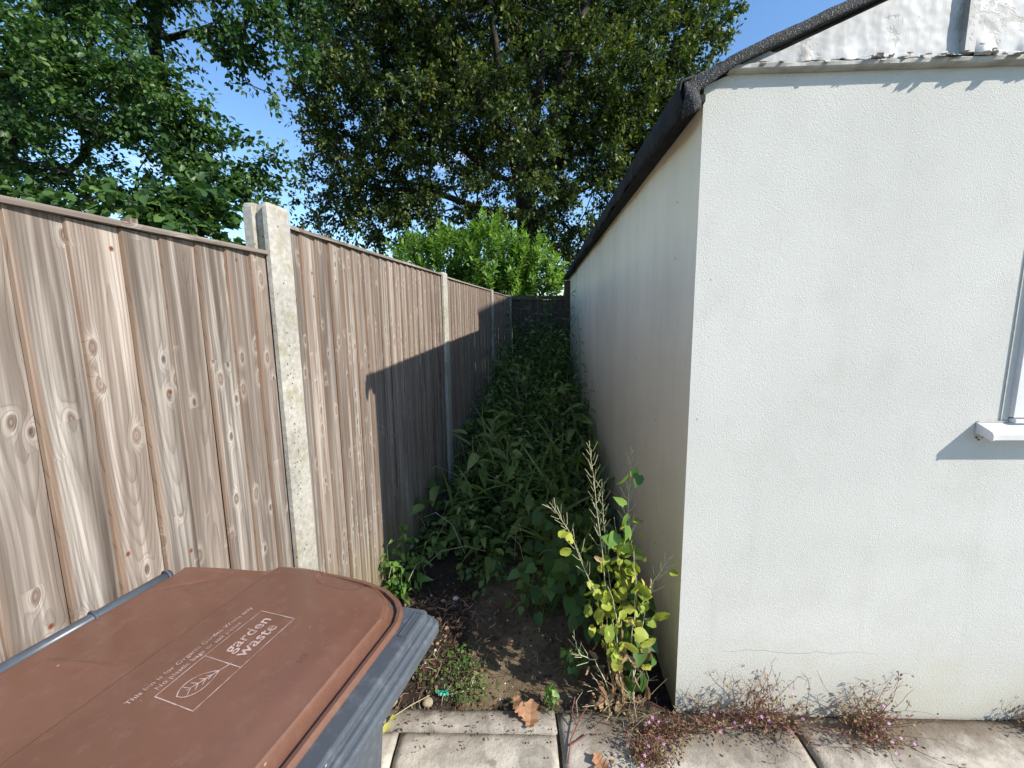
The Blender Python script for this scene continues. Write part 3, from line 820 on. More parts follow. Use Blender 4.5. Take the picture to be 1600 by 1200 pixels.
# boundary loop then the moulded edge: wall, channel, flange, lip
loop = [(i, NV - 1) for i in range(n_u)] + [(n_u - 1, j) for j in range(NV - 2, -1, -1)] + [(i, 0) for i in range(n_u - 2, -1, -1)] + [(0, j) for j in range(1, NV - 1)]
pl = [(us[i], V0 + tt[j] * hwid(us[i])) for i, j in loop]; L_ = len(pl)
nrm = []
for k in range(L_):
    a, b = pl[(k - 3) % L_], pl[(k + 3) % L_]; tx, ty = b[0] - a[0], b[1] - a[1]; l = math.hypot(tx, ty) or 1
    nrm.append((-ty / l, tx / l))
for _ in range(6):
    nrm = [((nrm[k - 1][0] + 2 * nrm[k][0] + nrm[(k + 1) % L_][0]) / 4, (nrm[k - 1][1] + 2 * nrm[k][1] + nrm[(k + 1) % L_][1]) / 4) for k in range(L_)]
prev = []
for i, j in loop:
    prev.append(len(vs)); vs.append(vs[i * NV + j])
profl = [(.0015, -.0015, 0), (.003, -.006, 0), (.004, None, .880), (.015, None, .878), (.0165, None, .8855), (.023, None, .8865), (.026, None, .884), (.029, None, .879), (.029, None, .872), (.024, None, .871), (.010, None, .874)]
for (off, dz, za) in profl:
    cur = []
    for k in range(L_):
        u, v = pl[k]; nx, ny = nrm[k]
        sgn = 1 if (nx * (u - .25) + ny * (v - V0)) > 0 else -1
        sc = 1.0 if u > .46 else .55 + .45 * ss(.1, .46, u)
        uu, vv = u + nx * off * sgn * sc, v + ny * off * sgn * sc
        z = lidh(u, v) + dz if dz is not None else min(za, lidh(u, v) - .008)
        cur.append(len(vs)); vs.append(BL(uu, vv, z))
    for k in range(L_):
        k2 = (k + 1) % L_; fs.append((prev[k], prev[k2], cur[k2], cur[k]))
    prev = cur
lid = link('lid', vs, fs, MLID, bin_, smooth=True); lid.data.set_sharp_from_angle(angle=math.radians(38))
# printed panel, leaf and lettering on the lid
def drape(mb_, pts2, faces): mb_.add([BL(u, v, lidh(u, v) + .0007) for u, v in pts2], faces)
pr = MB()
def stroke(path, wd=.0008, closed=False):
    pts = []
    for (a, b) in zip(path, path[1:]):
        n = max(1, int(math.hypot(b[0] - a[0], b[1] - a[1]) / .006))
        pts += [(a[0] + (b[0] - a[0]) * i / n, a[1] + (b[1] - a[1]) * i / n) for i in range(n)]
    pts.append(path[-1]); p2 = []
    for i in range(len(pts)):
        a, b = pts[max(0, i - 1)], pts[min(len(pts) - 1, i + 1)]; l = math.hypot(b[0] - a[0], b[1] - a[1]) or 1
        nx, ny = -(b[1] - a[1]) / l, (b[0] - a[0]) / l
        p2 += [(pts[i][0] + nx * wd, pts[i][1] + ny * wd), (pts[i][0] - nx * wd, pts[i][1] - ny * wd)]
    drape(pr, p2, [(2 * i, 2 * i + 1, 2 * i + 3, 2 * i + 2) for i in range(len(pts) - 1)])
stroke([(.293, -.206), (.293, -.029), (.371, -.029), (.371, -.206), (.293, -.206)])
stroke([(.293, -.134), (.371, -.134)])
lf = lambda t, w: (.350 - .030 * t + .0 + w, -.196 + .058 * t)
tip, bas = (.3125 + .012, -.197), (.343, -.148)
axv = (bas[0] - tip[0], bas[1] - tip[1]); al = math.hypot(*axv); ax = (axv[0] / al, axv[1] / al); px_ = (-ax[1], ax[0])
def LP(t, w): return (tip[0] + axv[0] * t + px_[0] * w, tip[1] + axv[1] * t + px_[1] * w)
shape = lambda t: .0165 * (math.sin(math.pi * t ** .8)) ** .8
stroke([LP(t, shape(t)) for t in np.linspace(0, 1, 14)], .0009); stroke([LP(t, -shape(t)) for t in np.linspace(0, 1, 14)], .0009)
stroke([LP(.22, 0), LP(1.34, 0)], .0009)
for t in (.32, .5, .68, .84):
    stroke([LP(t, 0), LP(t - .13, shape(t) * .62)], .0007); stroke([LP(t, 0), LP(t - .13, -shape(t) * .62)], .0007)
pr.build('printed_leaf_panel', MPRINT, lid)
def text(body, u, v, size, extra=0, sx=1.0, mat=MPRINT, keep=(0,)):
    cu = bpy.data.curves.new('t', 'FONT'); cu.body = body; cu.size = size; cu.offset = extra; cu.resolution_u = 3
    to = bpy.data.objects.new('t', cu); COL.objects.link(to); bpy.context.view_layer.update()
    me = bpy.data.meshes.new_from_object(to.evaluated_get(bpy.context.evaluated_depsgraph_get()))
    pts = [(u - p.co.y, v + p.co.x * sx) for p in me.vertices]; faces = [tuple(p.vertices) for p in me.polygons]
    bpy.data.objects.remove(to); bpy.data.meshes.remove(me)
    b = MB(); b.add([BL(a, c, lidh(a, c) + .0008) for a, c in pts], faces); return b.build('lettering', mat, lid)
text('garden', .331, -.119, .031, .0004, .93)
text('waste', .357, -.119, .031, .0004, .93)
text('This bin is for Organic Garden Waste only', .2685, -.226, .0125, .0001, .92)
text('No plastic bags or soil please', .2850, -.198, .0125, .0001, .92)
text('245', .455, -.100, .013, .0002, 1, MLID)
# body
def rrect(u0, u1, hw, r, z, n=6):
    out = []
    for (cu, cv, a0) in ((u1 - r, V0 + hw - r, 0), (u0 + r, V0 + hw - r, 90), (u0 + r, V0 - hw + r, 180), (u1 - r, V0 - hw + r, 270)):
        for k in range(n + 1):
            a = math.radians(a0 + 90 * k / n); pu = cu + r * math.cos(a); pv = cv + r * math.sin(a); out.append(BL(pu, V0 + (pv - V0) * (.80 + .20 * ss(.05, .45, pu)), z))
    return out
rings = [(.03, .50, .205, .03, .845), (.015, .530, .222, .03, .878), (.003, .569, .238, .012, .880), (-.001, .574, .242, .012, .877), (-.001, .574, .242, .012, .866), (-.004, .5795, .245, .012, .866), (-.006, .583, .247, .012, .8635),
         (-.006, .583, .247, .012, .858), (-.009, .590, .250, .012, .857), (-.011, .594, .252, .014, .853), (-.011, .594, .252, .014, .835), (-.007, .588, .248, .014, .832), (.0, .575, .238, .025, .826), (.02, .535, .215, .045, .775), (.030, .512, .200, .05, .72), (.035, .502, .195, .05, .60), (.05, .475, .182, .045, .25), (.06, .455, .172, .04, .03), (.07, .44, .162, .03, .02)]
b = MB(); vs = []; fs = []
for (u0, u1, hw, r, z) in rings: vs += rrect(u0, u1, hw, r, z)
n = 28
for k in range(len(rings) - 1):
    for e in range(n): fs.append((k * n + e, k * n + (e + 1) % n, (k + 1) * n + (e + 1) % n, (k + 1) * n + e))
fs.append(tuple((len(rings) - 1) * n + e for e in range(n))); fs.append(tuple(range(n))[::-1])
b.add(vs, fs); body = b.build('body', MGREY, bin_)
body.data.polygons.foreach_set('use_smooth', [False] * len(body.data.polygons))
bv = body.modifiers.new('b', 'BEVEL'); bv.width = .0022; bv.segments = 2; bv.limit_method = 'ANGLE'; bv.angle_limit = math.radians(28)
# moulded plaque and ribs on the rim
b = MB()
def rimline(p, wd=.0009):
    for (a, c) in zip(p, p[1:]):
        l = math.hypot(c[0] - a[0], c[1] - a[1]); nx, ny = -(c[1] - a[1]) / l * wd, (c[0] - a[0]) / l * wd
        b.hexa([BL(a[0] + nx, a[1] + ny, .8795), BL(a[0] - nx, a[1] - ny, .8795), BL(c[0] - nx, c[1] - ny, .8795), BL(c[0] + nx, c[1] + ny, .8795),
                BL(a[0] + nx * .6, a[1] + ny * .6, .8812), BL(a[0] - nx * .6, a[1] - ny * .6, .8812), BL(c[0] - nx * .6, c[1] - ny * .6, .8812), BL(c[0] + nx * .6, c[1] + ny * .6, .8812)])
rimline([(.551, .088), (.551, .028), (.566, .028), (.566, .088), (.551, .088)])
b.build('moulded_plaque', MGREY, body)
b = MB(); b.tube([BL(-.020, .012, .902), BL(-.020, -.10, .902), BL(-.020, -.292, .902)], .0108, 20); hnd = b.build('handle_bar', MGREYD, bin_, smooth=True)
for v in (.004, -.121, -.284):
    b = MB()
    for dv_ in (-.0035, 0, .0035): pass
    pts = [BL(-.020 + .0135 * math.cos(a), v, .902 + .0135 * math.sin(a)) for a in np.linspace(0, 2 * math.pi, 25)]
    b.tube(pts, .0024, 8, cap=False)
    b.hexa([BL(-.012, v - .012, .862), BL(.014, v - .012, .862), BL(.014, v + .0, .862), BL(-.012, v + .0, .862), BL(-.016, v - .012, .893), BL(.006, v - .012, .899), BL(.006, v + .0, .899), BL(-.016, v + .0, .893)])
    b.build('hinge', MGREYD, bin_, smooth=False)
b = MB(); b.tube([BL(.02, V0 - .21, .10), BL(.02, V0 + .21, .10)], .010, 10); b.build('axle', MGREYD, bin_)
for sg in (-1, 1):
    b = MB(); b.tube([BL(.02, V0 + sg * .19, .10), BL(.02, V0 + sg * .235, .10)], .10, 28); wh = b.build('wheel', MRUBBER, bin_)
    b = MB(); b.tube([BL(.02, V0 + sg * .234, .10), BL(.02, V0 + sg * .240, .10)], .065, 20); b.build('rim', MGREY, wh)

# ------------------------------------------------------------------ foliage tools
def frames(dirs, ups):
    d = dirs / (np.linalg.norm(dirs, axis=1, keepdims=True) + 1e-9)
    x = np.cross(d, ups); x /= (np.linalg.norm(x, axis=1, keepdims=True) + 1e-9)
    z = np.cross(x, d)
    return np.stack([x, d, z], axis=2)            # columns: across, along, normal
def scatter(tv, tf, pos, fr, size, rnd, rvar=.0):
    tv = np.asarray(tv, float); tf = np.asarray(tf); n = len(pos)
    v = np.einsum('nij,kj->nki', fr, tv) * size[:, None, None] + pos[:, None, :]
    f = tf[None] + (np.arange(n) * len(tv))[:, None, None]
    return v.reshape(-1, 3), f.reshape(-1, tf.shape[1]), np.repeat(rnd, len(tv))
# leaf templates along +y, all quads
LEAF_S = ([(0, 0, 0), (-.26, .40, .06), (0, .45, -.02), (.26, .40, .06), (-.16, .78, .03), (0, 1, -.10), (.16, .78, .03)], [(0, 2, 2, 1)])
def leaf_tpl(w=.3, fold=.10, droop=.12, prof=(0.0, .75, 1.0, .62, .0), jag=0.0):
    """quad strips either side of the midrib; narrow to a tip"""
    n = len(prof); v = []; f = []
    for i, p in enumerate(prof):
        y = i / (n - 1); z = -droop * y * y
        ww = max(p * w, .008)
        v += [(-ww, y - jag * (i % 2), z + fold * p * 1.0), (0, y, z), (ww, y - jag * (i % 2), z + fold * p * 1.0)]
    for i in range(n - 1):
        a = i * 3; f += [(a, a + 1, a + 4, a + 3), (a + 1, a + 2, a + 5, a + 4)]
    return v, f
T_SIMPLE = leaf_tpl(.30, .07, .15, (0, 1, 0))
T_OVATE = leaf_tpl(.30, .09, .18, (.1, .95, .85, .0))
T_LAUREL = leaf_tpl(.19, .05, .22, (.15, .9, 1, .0))
T_NETTLE = leaf_tpl(.25, .10, .38, (.35, 1.0, .80, .45, .0), .03)
T_HEART = ([(-.22, -.10, .03), (0, 0, 0), (.22, -.10, .03), (-.40, .14, .07), (0, .2, -.01), (.40, .14, .07), (-.33, .5, .06), (0, .55, -.05), (.33, .5, .06), (-.01, 1.0, -.17), (0, 1.01, -.17), (.01, 1.0, -.17)],
           [(0, 1, 4, 3), (1, 2, 5, 4), (3, 4, 7, 6), (4, 5, 8, 7), (6, 7, 10, 9), (7, 8, 11, 10)])
def skeleton(trunk, pts, seed, limbs=()):
    """grow a branch net from the trunk to every clump centre; returns list of polylines with radii"""
    nodes = [np.array(p, float) for p in trunk]; par = [-1] + list(range(len(trunk) - 1))
    for lm in limbs:
        k = min(range(len(trunk)), key=lambda i: float(np.linalg.norm(np.array(trunk[i]) - np.array(lm[0]))))
        for q in lm[1:]: nodes.append(np.array(q, float)); par.append(k); k = len(nodes) - 1
    P = np.array(nodes)
    base = P[len(trunk) // 2]
    order = np.argsort(np.linalg.norm(pts - base, axis=1)); leaf_of = []
    NP = [tuple(p) for p in nodes]; nn = len(P); arr = np.zeros((nn + 4 * len(pts), 3)); arr[:nn] = P; cnt = nn
    depth = np.zeros(len(arr)); depth[:nn] = np.arange(nn) * .1
    par = list(par); r = random.Random(seed)
    for i in order:
        p = pts[i]; d = np.linalg.norm(arr[:cnt] - p, axis=1)
        low = np.maximum(0, arr[:cnt, 2] - p[2] - .2) * .8          # prefer to come from below
        k = int(np.argmin(d + low + depth[:cnt] * .06)); a = arr[k].copy(); L = d[k]; m_ = min(4, max(1, int(L / .45)))
        for q in range(1, m_ + 1):
            f = q / m_; c = a + (p - a) * f
            if q < m_: c = c + np.array([r.gauss(0, 1), r.gauss(0, 1), r.gauss(0, .8) - .35]) * L * .06
            arr[cnt] = c; par.append(k); depth[cnt] = depth[k] + L / m_; k = cnt; cnt += 1
            if cnt >= len(arr) - 5: arr = np.vstack([arr, np.zeros((2000, 3))]); depth = np.concatenate([depth, np.zeros(2000)])
    wt_ = np.zeros(cnt); ch = [[] for _ in range(cnt)]
    for i in range(cnt):
        if par[i] >= 0: ch[par[i]].append(i)
    for i in range(cnt - 1, -1, -1):
        if not ch[i]: wt_[i] = 1
        if par[i] >= 0: wt_[par[i]] += wt_[i]
    return arr[:cnt], par, wt_, ch
def branch_mesh(arr, par, wt_, ch, r0, rmin, exp=.5, n=6):
    m = MB(); top = wt_[0]
    rad = lambda i: max(rmin, r0 * (wt_[i] / top) ** exp)
    starts = [(0, None)]
    while starts:
        i, p = starts.pop(); line = [arr[p]] if p is not None else []; rr = [min(rad(p), rad(i) * 1.25)] if p is not None else []
        while True:
            line.append(arr[i]); rr.append(rad(i))
            if not ch[i]: break
            c = sorted(ch[i], key=lambda q: -wt_[q]); starts += [(q, i) for q in c[1:]]; i = c[0]
        k = n if rr[0] > .03 else 4
        if rr[0] > rmin * 1.02 or len(line) > 2: m.tube(line, rr, k, cap=False)
    return m
def fill_blobs(blobs, n, seed, thr=-.1, fr=.55, shell=.55, flat=1.0):
    R = np.random.RandomState(seed); out = []; vol = np.array([b[3] ** 2.3 for b in blobs]); vol /= vol.sum()
    while len(out) < n:
        b = blobs[R.choice(len(blobs), p=vol)]; d = R.normal(size=3); d /= np.linalg.norm(d)
        rad = b[3] * (shell + (1 - shell) * R.rand()) if R.rand() < .75 else b[3] * R.rand() ** .5
        p = np.array(b[:3]) + d * rad * np.array([1, 1, flat])
        if p[2] < .3: continue
        if mn.noise(Vector(p) * fr) + .5 * mn.noise(Vector(p) * fr * 2.7) < thr: continue
        out.append(p)
    return np.array(out)
def crown(name, centers, per, spread, size, tpl, mat, parent, seed, flat=.7, twigs=5, droop=0.0, lite=.0, outc=None, szv=.3):
    R = np.random.RandomState(seed); n = len(centers) * per
    c = np.repeat(centers, per, axis=0); ci = np.repeat(np.arange(len(centers)), per)
    tw = R.randint(0, twigs, n) + ci * twigs
    td = R.normal(size=(len(centers) * twigs, 3)); td[:, 2] = td[:, 2] * flat - droop
    if outc is not None:
        o_ = np.repeat(centers, twigs, axis=0) - np.array(outc); o_ /= np.linalg.norm(o_, axis=1, keepdims=True) + 1e-6; td += o_ * .9
    td /= np.linalg.norm(td, axis=1, keepdims=True)
    tl = spread * (.5 + R.rand(len(td)))
    t = R.rand(n) ** .8
    pos = c + td[tw] * (tl[tw] * t)[:, None] + R.normal(size=(n, 3)) * spread * .13
    d = td[tw] * .6 + R.normal(size=(n, 3)) * .65; d[:, 2] -= .25
    up = R.normal(size=(n, 3)) * .55; up[:, 2] += 1
    cr_ = R.rand(len(centers))
    rnd = np.clip(.5 * R.rand(n) + .35 * cr_[ci] + .25 * t - .05 + lite, 0, 1)
    v, f, a = scatter(*tpl, pos, frames(d, up), size * (1 - szv + 2 * szv * R.rand(n)), rnd)
    return link(name, v, f, mat, parent, attrs={'rnd': ('FLOAT', a)})

# ------------------------------------------------------------------ oak
oak_bl = [(-2.6, 13.0, 4.6, 1.2), (-4.6, 13.0, 5.0, 1.3), (-.6, 13.2, 4.4, .9), (-4.9, 13.2, 7.4, 1.6), (-6.3, 13.3, 5.0, .95), (-5.2, 13.3, 4.1, 1.0), (-3.5, 13.3, 4.1, 1.1), (-1.9, 13.3, 4.5, 1.1), (2.6, 14, 3.4, 1.0), (3.5, 13.6, 4.9, 1.2), (4.6, 13.4, 5.6, 1.1), (0.58, 14.0, 9.83, 4.52), (-3.36, 14.0, 10.24, 3.16), (-4.3, 13.5, 8.24, 2.4), (-4.5, 13.5, 6.45, 1.96), (-5.6, 13.0, 5.02, 1.15), (-3.97, 13.5, 5.12, 1.52), (-1.78, 13.0, 6.92, 2.52), (-1.53, 13.5, 5.08, 1.74), (0.86, 12.5, 6.67, 2.62), (3.27, 13.5, 8.47, 2.83), (4.97, 13.5, 9.27, 1.74), (6.07, 13.5, 10.12, 0.98), (2.94, 13.5, 5.95, 2.4), (4.11, 13.5, 7.04, 1.96), (2.02, 14.0, 4.35, 1.81), (-5.11, 14.0, 10.44, 2.03), (-1.78, 15.0, 13.69, 4.84), (3.31, 15.0, 13.61, 4.6), (-6.1, 13.5, 7.38, 0.65), (0.21, 17.0, 10.78, 4.94), (5.06, 14.0, 7.6, 1.58), (1.88, 14.5, 3.4, 1.05)]
oak = thing('oak_tree', 'huge dark oak with spreading limbs towering over the far end of the path', 'tree', (.54, 14.2, -.05))
pts = fill_blobs(oak_bl, 4400, 5, -.20, .5, .5)
trunk = [(.54, 14.2, -.05), (.55, 14.1, 1.8), (.6, 14.0, 3.3), (.57, 14.0, 4.6), (.45, 14.0, 5.6), (.8, 14.0, 7.3), (1.18, 14.1, 9.8)]
pts = np.array([p for p in pts if not (p[1] < 13.0 and ((p[0] - .5) / 2.4) ** 2 + ((p[2] - 7.0) / 2.6) ** 2 < 1 and NR.rand() < .38)])
F_ = (.55, 13.9, 5.4)
limbs = [[F_, (.1, 13.5, 6.5), (-.9, 13.1, 8.0), (-2.0, 13.0, 9.6), (-2.8, 13.2, 11.5)], [F_, (.35, 13.4, 7.0), (-.3, 13.1, 9.0), (-.6, 13.2, 11.0), (-.9, 13.5, 13)],
         [F_, (1.1, 13.4, 6.6), (1.6, 13.2, 8.4), (2.4, 13.2, 10.6), (2.9, 13.4, 12.5)], [F_, (1.5, 13.5, 6.2), (2.8, 13.3, 7.5), (4.2, 13.3, 9.2), (5.4, 13.4, 10.6)],
         [F_, (-.6, 13.5, 5.9), (-2.0, 13.2, 6.9), (-3.6, 13.2, 8.0), (-4.8, 13.3, 9.4)], [(.6, 14.0, 4.6), (-.7, 13.6, 4.7), (-2.2, 13.3, 5.2), (-3.8, 13.2, 5.3), (-5.0, 13, 5.6)], [(.6, 14, 4.6), (1.6, 13.7, 5.0), (2.8, 13.5, 5.6), (3.8, 13.6, 6.6)]]
sk = skeleton(trunk, pts, 3, limbs)
branch_mesh(*sk, .36, .014, .5).build('trunk', MBARK, oak, smooth=True)
crown('crown', pts, 62, .38, .122, T_SIMPLE, MOAK, oak, 21, outc=(.6, 14, 6))

# ------------------------------------------------------------------ broadleaved tree beyond the fence on the left
lf_bl = [(-8.41, 7.0, 5.78, 1.69), (-6.4, 6.5, 5.61, 0.94), (-6.28, 6.5, 4.87, 1.0), (-5.13, 6.2, 4.54, 0.75), (-7.01, 6.5, 4.11, 1.0), (-5.9, 6.5, 3.92, 0.89), (-4.59, 6.2, 4.0, 0.65), (-3.82, 6.2, 3.99, 0.4), (-3.56, 6.2, 3.82, 0.32), (-4.25, 6.4, 3.55, 0.52), (-5.04, 6.4, 3.43, 0.62), (-9.65, 7.0, 4.54, 2.26), (-5.96, 6.8, 6.61, 1.1), (-7.98, 7.5, 7.68, 2.42), (-7.5, 7.0, 3.64, 0.45), (-3.97, 6.4, 3.14, 0.23)]
t1 = thing('broadleaf_tree', 'green broadleaved tree spreading over the near fence panel from the left', 'tree', (-9.4, 7.6, -.05))
pts = fill_blobs(lf_bl, 980, 8, -.06, .9, .35)
sk = skeleton([(-9.4, 7.6, -.05), (-9.3, 7.5, 1.5), (-9.2, 7.3, 3.0), (-8.6, 7.2, 4.2), (-8.1, 7.1, 5.4)], pts, 4)
branch_mesh(*sk, .15, .006, .55).build('trunk', MBARK, t1, smooth=True)
crown('crown', pts, 72, .30, .076, T_OVATE, MHORN, t1, 22, droop=.3, outc=(-9, 7, 4))
br_bl = [(-6.4, 8.0, 6.94, 0.58), (-5.86, 8.0, 6.54, 0.49), (-5.15, 8.0, 6.77, 0.65), (-4.88, 8.0, 6.27, 0.49), (-4.55, 8.0, 5.76, 0.34), (-4.36, 8.0, 5.42, 0.18), (-4.05, 8.0, 6.61, 0.58), (-3.81, 8.0, 6.21, 0.34), (-5.35, 8.0, 7.58, 1.42), (-3.72, 8.0, 7.47, 1.03), (-6.57, 8.0, 8.06, 1.55)]
t2 = thing('ash_tree', 'tree with drooping branch tips hanging against the blue sky, left of the oak', 'tree', (-7.6, 10.2, -.05))
pts = fill_blobs(br_bl, 240, 9, .04, 1.1, .3)
sk = skeleton([(-7.6, 10.2, -.05), (-7.5, 10, 2.5), (-7.6, 9.6, 5), (-7.3, 9, 7.2), (-6.2, 8.4, 8.4), (-5.2, 8.1, 8.3)], pts, 5)
branch_mesh(*sk, .12, .006, .55).build('trunk', MBARK, t2, smooth=True)
crown('crown', pts, 42, .30, .10, T_OVATE, MHORN, t2, 23, droop=.5, lite=-.05)
# shrub with large leaves showing just over the near panel
bs_bl = [(-3.67, 3.6, 2.33, 0.23), (-3.25, 3.6, 2.30, 0.26), (-2.84, 3.5, 2.25, 0.28), (-2.53, 3.5, 2.22, 0.24), (-2.29, 3.5, 2.20, 0.14), (-4.22, 3.8, 2.40, 0.18), (-2.75, 3.7, 2.44, 0.21), (-4.76, 3.8, 2.5, 0.37), (-3.2, 3.7, 1.9, .4), (-2.6, 3.6, 1.8, .35), (-3.9, 3.8, 1.9, .5)]
t3 = thing('hazel_shrub', 'large-leaved shrub peeping over the near fence panel beside the first concrete post', 'shrub', (-3.1, 3.75, -.05))
pts = fill_blobs(bs_bl, 190, 10, -.3, 1.5, .3)
sk = skeleton([(-3.1, 3.75, -.05), (-3.1, 3.75, .7), (-3.05, 3.7, 1.4)], pts, 6)
branch_mesh(*sk, .05, .004, .5).build('stems', MBARK, t3, smooth=True)
crown('leaves', pts, 40, .17, .078, T_HEART, MHORN, t3, 24, droop=.3, lite=.0)

# ------------------------------------------------------------------ laurel beyond the end fence
lau = thing('laurel_bush', 'bright green laurel bush in sun above the dark end fence', 'bush', (-.4, 9.2, -.05))
lb = [(.55, 9.1, 1.6, .55), (-1.0, 9.1, 1.5, .8), (.1, 9.0, 1.5, .7), (-2.06, 9.0, 2.35, 0.58), (-1.32, 8.9, 2.42, 0.66), (-0.49, 8.8, 2.45, 0.78), (0.32, 8.9, 2.35, 0.64), (0.74, 9.1, 2.05, 0.44), (-1.48, 8.9, 1.9, 0.71), (-0.23, 8.8, 1.85, 0.83), (-.4, 9.3, 1.3, 1.0)]
R = np.random.RandomState(33); base = fill_blobs(lb, 1150, 12, -.6, 1, .7); pos = []; dr = []; up = []; sz = []; st = MB()
for q in base:
    if q[2] < 1.0: continue
    c = np.array([-.5, 9.3, 1.2]); d = (q - c); d /= np.linalg.norm(d); d = d * .55 + np.array([0, 0, .75]) + R.normal(size=3) * .28; d /= np.linalg.norm(d)
    L = R.uniform(.22, .42); st.tube([q - d * .1, q + d * L * .5, q + d * L], [.006, .005, .003], 4, cap=False)
    for k in range(15):
        f = k / 14; a = k * 2.4 + R.rand(); s1 = np.cross(d, [0.3, 1, .2]); s1 /= np.linalg.norm(s1); s2 = np.cross(d, s1)
        rad = s1 * math.cos(a) + s2 * math.sin(a); pos.append(q + d * L * f); dd = rad * (1.0 - .45 * f) + d * (.45 + .7 * f); dr.append(dd); up.append(d * .9 - rad * .4 + R.normal(size=3) * .15)
        sz.append(R.uniform(.12, .18) * (1 - .35 * abs(f - .5)))
st.build('stems', MNETL, lau)
v, f, a = scatter(*T_LAUREL, np.array(pos), frames(np.array(dr), np.array(up)), np.array(sz), np.clip(R.rand(len(pos)) * .6 + np.tile(np.linspace(0, .4, 15), len(pos) // 15), 0, 1))
link('leaves', v, f, MLAUR, lau, attrs={'rnd': ('FLOAT', a)})

# ------------------------------------------------------------------ nettles and ground growth in the path
def nettle_arrays(h, seed, npair=10, leaf=.085, lean=.12, r0=.0035):
    r = np.random.RandomState(seed); lx, ly = r.normal(size=2) * lean
    line = [np.array([lx * t * t * h, ly * t * t * h, t * h]) for t in np.linspace(0, 1, 7)]
    pos = []; dr = []; sz = []; a0 = r.rand() * 3
    for k in range(npair):
        t = .14 + .86 * k / (npair - 1); c = np.array([lx * t * t * h, ly * t * t * h, t * h]); a = a0 + k * math.pi / 2 + r.normal() * .2
        for e in (0, math.pi):
            s = leaf * (1.05 - .65 * max(0, t - .35) / .65) * r.uniform(.75, 1.15) * (1 if k < npair - 1 else .6)
            d = np.array([math.cos(a + e), math.sin(a + e), r.uniform(-.45, .25) + .4 * (t > .9)])
            pos.append(c + d * s * .22); dr.append(d); sz.append(s)
    n = len(pos); up = r.normal(size=(n, 3)) * .38; up[:, 2] += 1
    return line, np.array(pos), np.array(dr), up, np.array(sz), [r0 * (1 - .6 * t) for t in np.linspace(0, 1, 7)]
def quads_of(mb_): return mb_
def plant_mesh(name, h, seed, leafmat, stemmat, parent, loc=(0, 0, 0), **kw):
    line, pos, dr, up, sz, rr = nettle_arrays(h, seed, **kw); L = np.array(loc)
    m = MB(); m.tube([p + L for p in line], rr, 5, cap=False, a=.5); s = m.build('stem', stemmat, parent)
    v, f, a = scatter(*T_NETTLE, pos + L, frames(dr, up), sz, np.random.RandomState(seed).rand(len(pos)))
    l = link('leaves', v, f, leafmat, parent, attrs={'rnd': ('FLOAT', a)})
    return s, l
def alley_x(y):       # left and right limits of the bed
    xl = -.91 / math.cos(A) + math.tan(A) * y; xr = .565 + math.tan(W_) * (y - 1.235); return xl + .06, xr - .03
def hgt(y): return float(np.interp(y, [1.9, 2.4, 3.0, 4.0, 5.0, 6.0, 7.0], [.18, .28, .40, .60, .80, .98, 1.10]))
R = np.random.RandomState(77); AV, AF, AA = [], [], []; off = 0; stems = MB()
def push(v, f, a):
    global off
    AV.append(v); AF.append(f + off); AA.append(a); off += len(v)
cnt = 0
while cnt < 600:
    y = 1.75 + 5.3 * R.rand() ** .85; xl, xr = alley_x(y); x = R.uniform(xl, xr); t = (x - xl) / (xr - xl)
    if y < 2.2 and t < .35: continue
    if y < 2.05 and t < .62: continue
    h = hgt(y) * R.uniform(.55, 1.1) * (1 + 1.0 * mn.noise(Vector((x * 3.2, y * 1.7, 4)))) * (1 + .25 * math.sin(t * math.pi)) * (.8 if t < .12 else 1) * (1.55 if R.rand() < .12 else 1)
    line, pos, dr, up, sz, rr = nettle_arrays(h, R.randint(1e6), npair=int(6 + 5 * min(1, h)), leaf=R.uniform(.075, .13), lean=.25)
    L = np.array([x, y, -.01]); stems.tube([p + L for p in line], rr, 3, cap=False, a=.3)
    push(*scatter(*T_NETTLE, pos + L, frames(dr, up), sz, np.clip(R.rand(len(pos)) * .35 + R.rand() ** 1.6 * .75, 0, 1))); cnt += 1
# low creeping leaves between the stems
n = 2600; y = 1.72 + 4 * R.rand(n) ** 1.3; xl = np.array([alley_x(q)[0] for q in y]); xr = np.array([alley_x(q)[1] for q in y]); x = xl + (xr - xl) * R.rand(n)
keep = ~((y < 2.05) & ((x - xl) / (xr - xl) < .5)); x, y = x[keep], y[keep]; n = len(x)
z = .02 + R.rand(n) * .12 + np.clip(y - 2.2, 0, 1.5) * .10 * R.rand(n)
d = R.normal(size=(n, 3)); d[:, 2] *= .35; up = R.normal(size=(n, 3)) * .35; up[:, 2] += 1
push(*scatter(*T_OVATE, np.stack([x, y, z], 1), frames(d, up), R.uniform(.035, .07, n), R.rand(n)))
T_BLADE = leaf_tpl(.035, .01, .50, (.6, 1, .8, .5, 0))
n = 1100; y = 1.85 + 4.6 * R.rand(n); xl = np.array([alley_x(q)[0] for q in y]); xr = np.array([alley_x(q)[1] for q in y]); x = xl + (xr - xl) * R.rand(n)
keep = np.array([mn.noise(Vector((a * 2.3, b * 1.6, 9))) > .05 and not (b < 2.2 and a < .1) for a, b in zip(x, y)]); x, y = x[keep], y[keep]; n = len(x)
z = np.array([hgt(b) for b in y]) * (.35 + .5 * R.rand(n)); d = R.normal(size=(n, 3)) * .6; d[:, 2] = .9; up = R.normal(size=(n, 3)) * .4; up[:, 2] += .6
push(*scatter(*T_BLADE, np.stack([x, y, z], 1), frames(d, up), R.uniform(.16, .34, n), .55 + .45 * R.rand(n)))
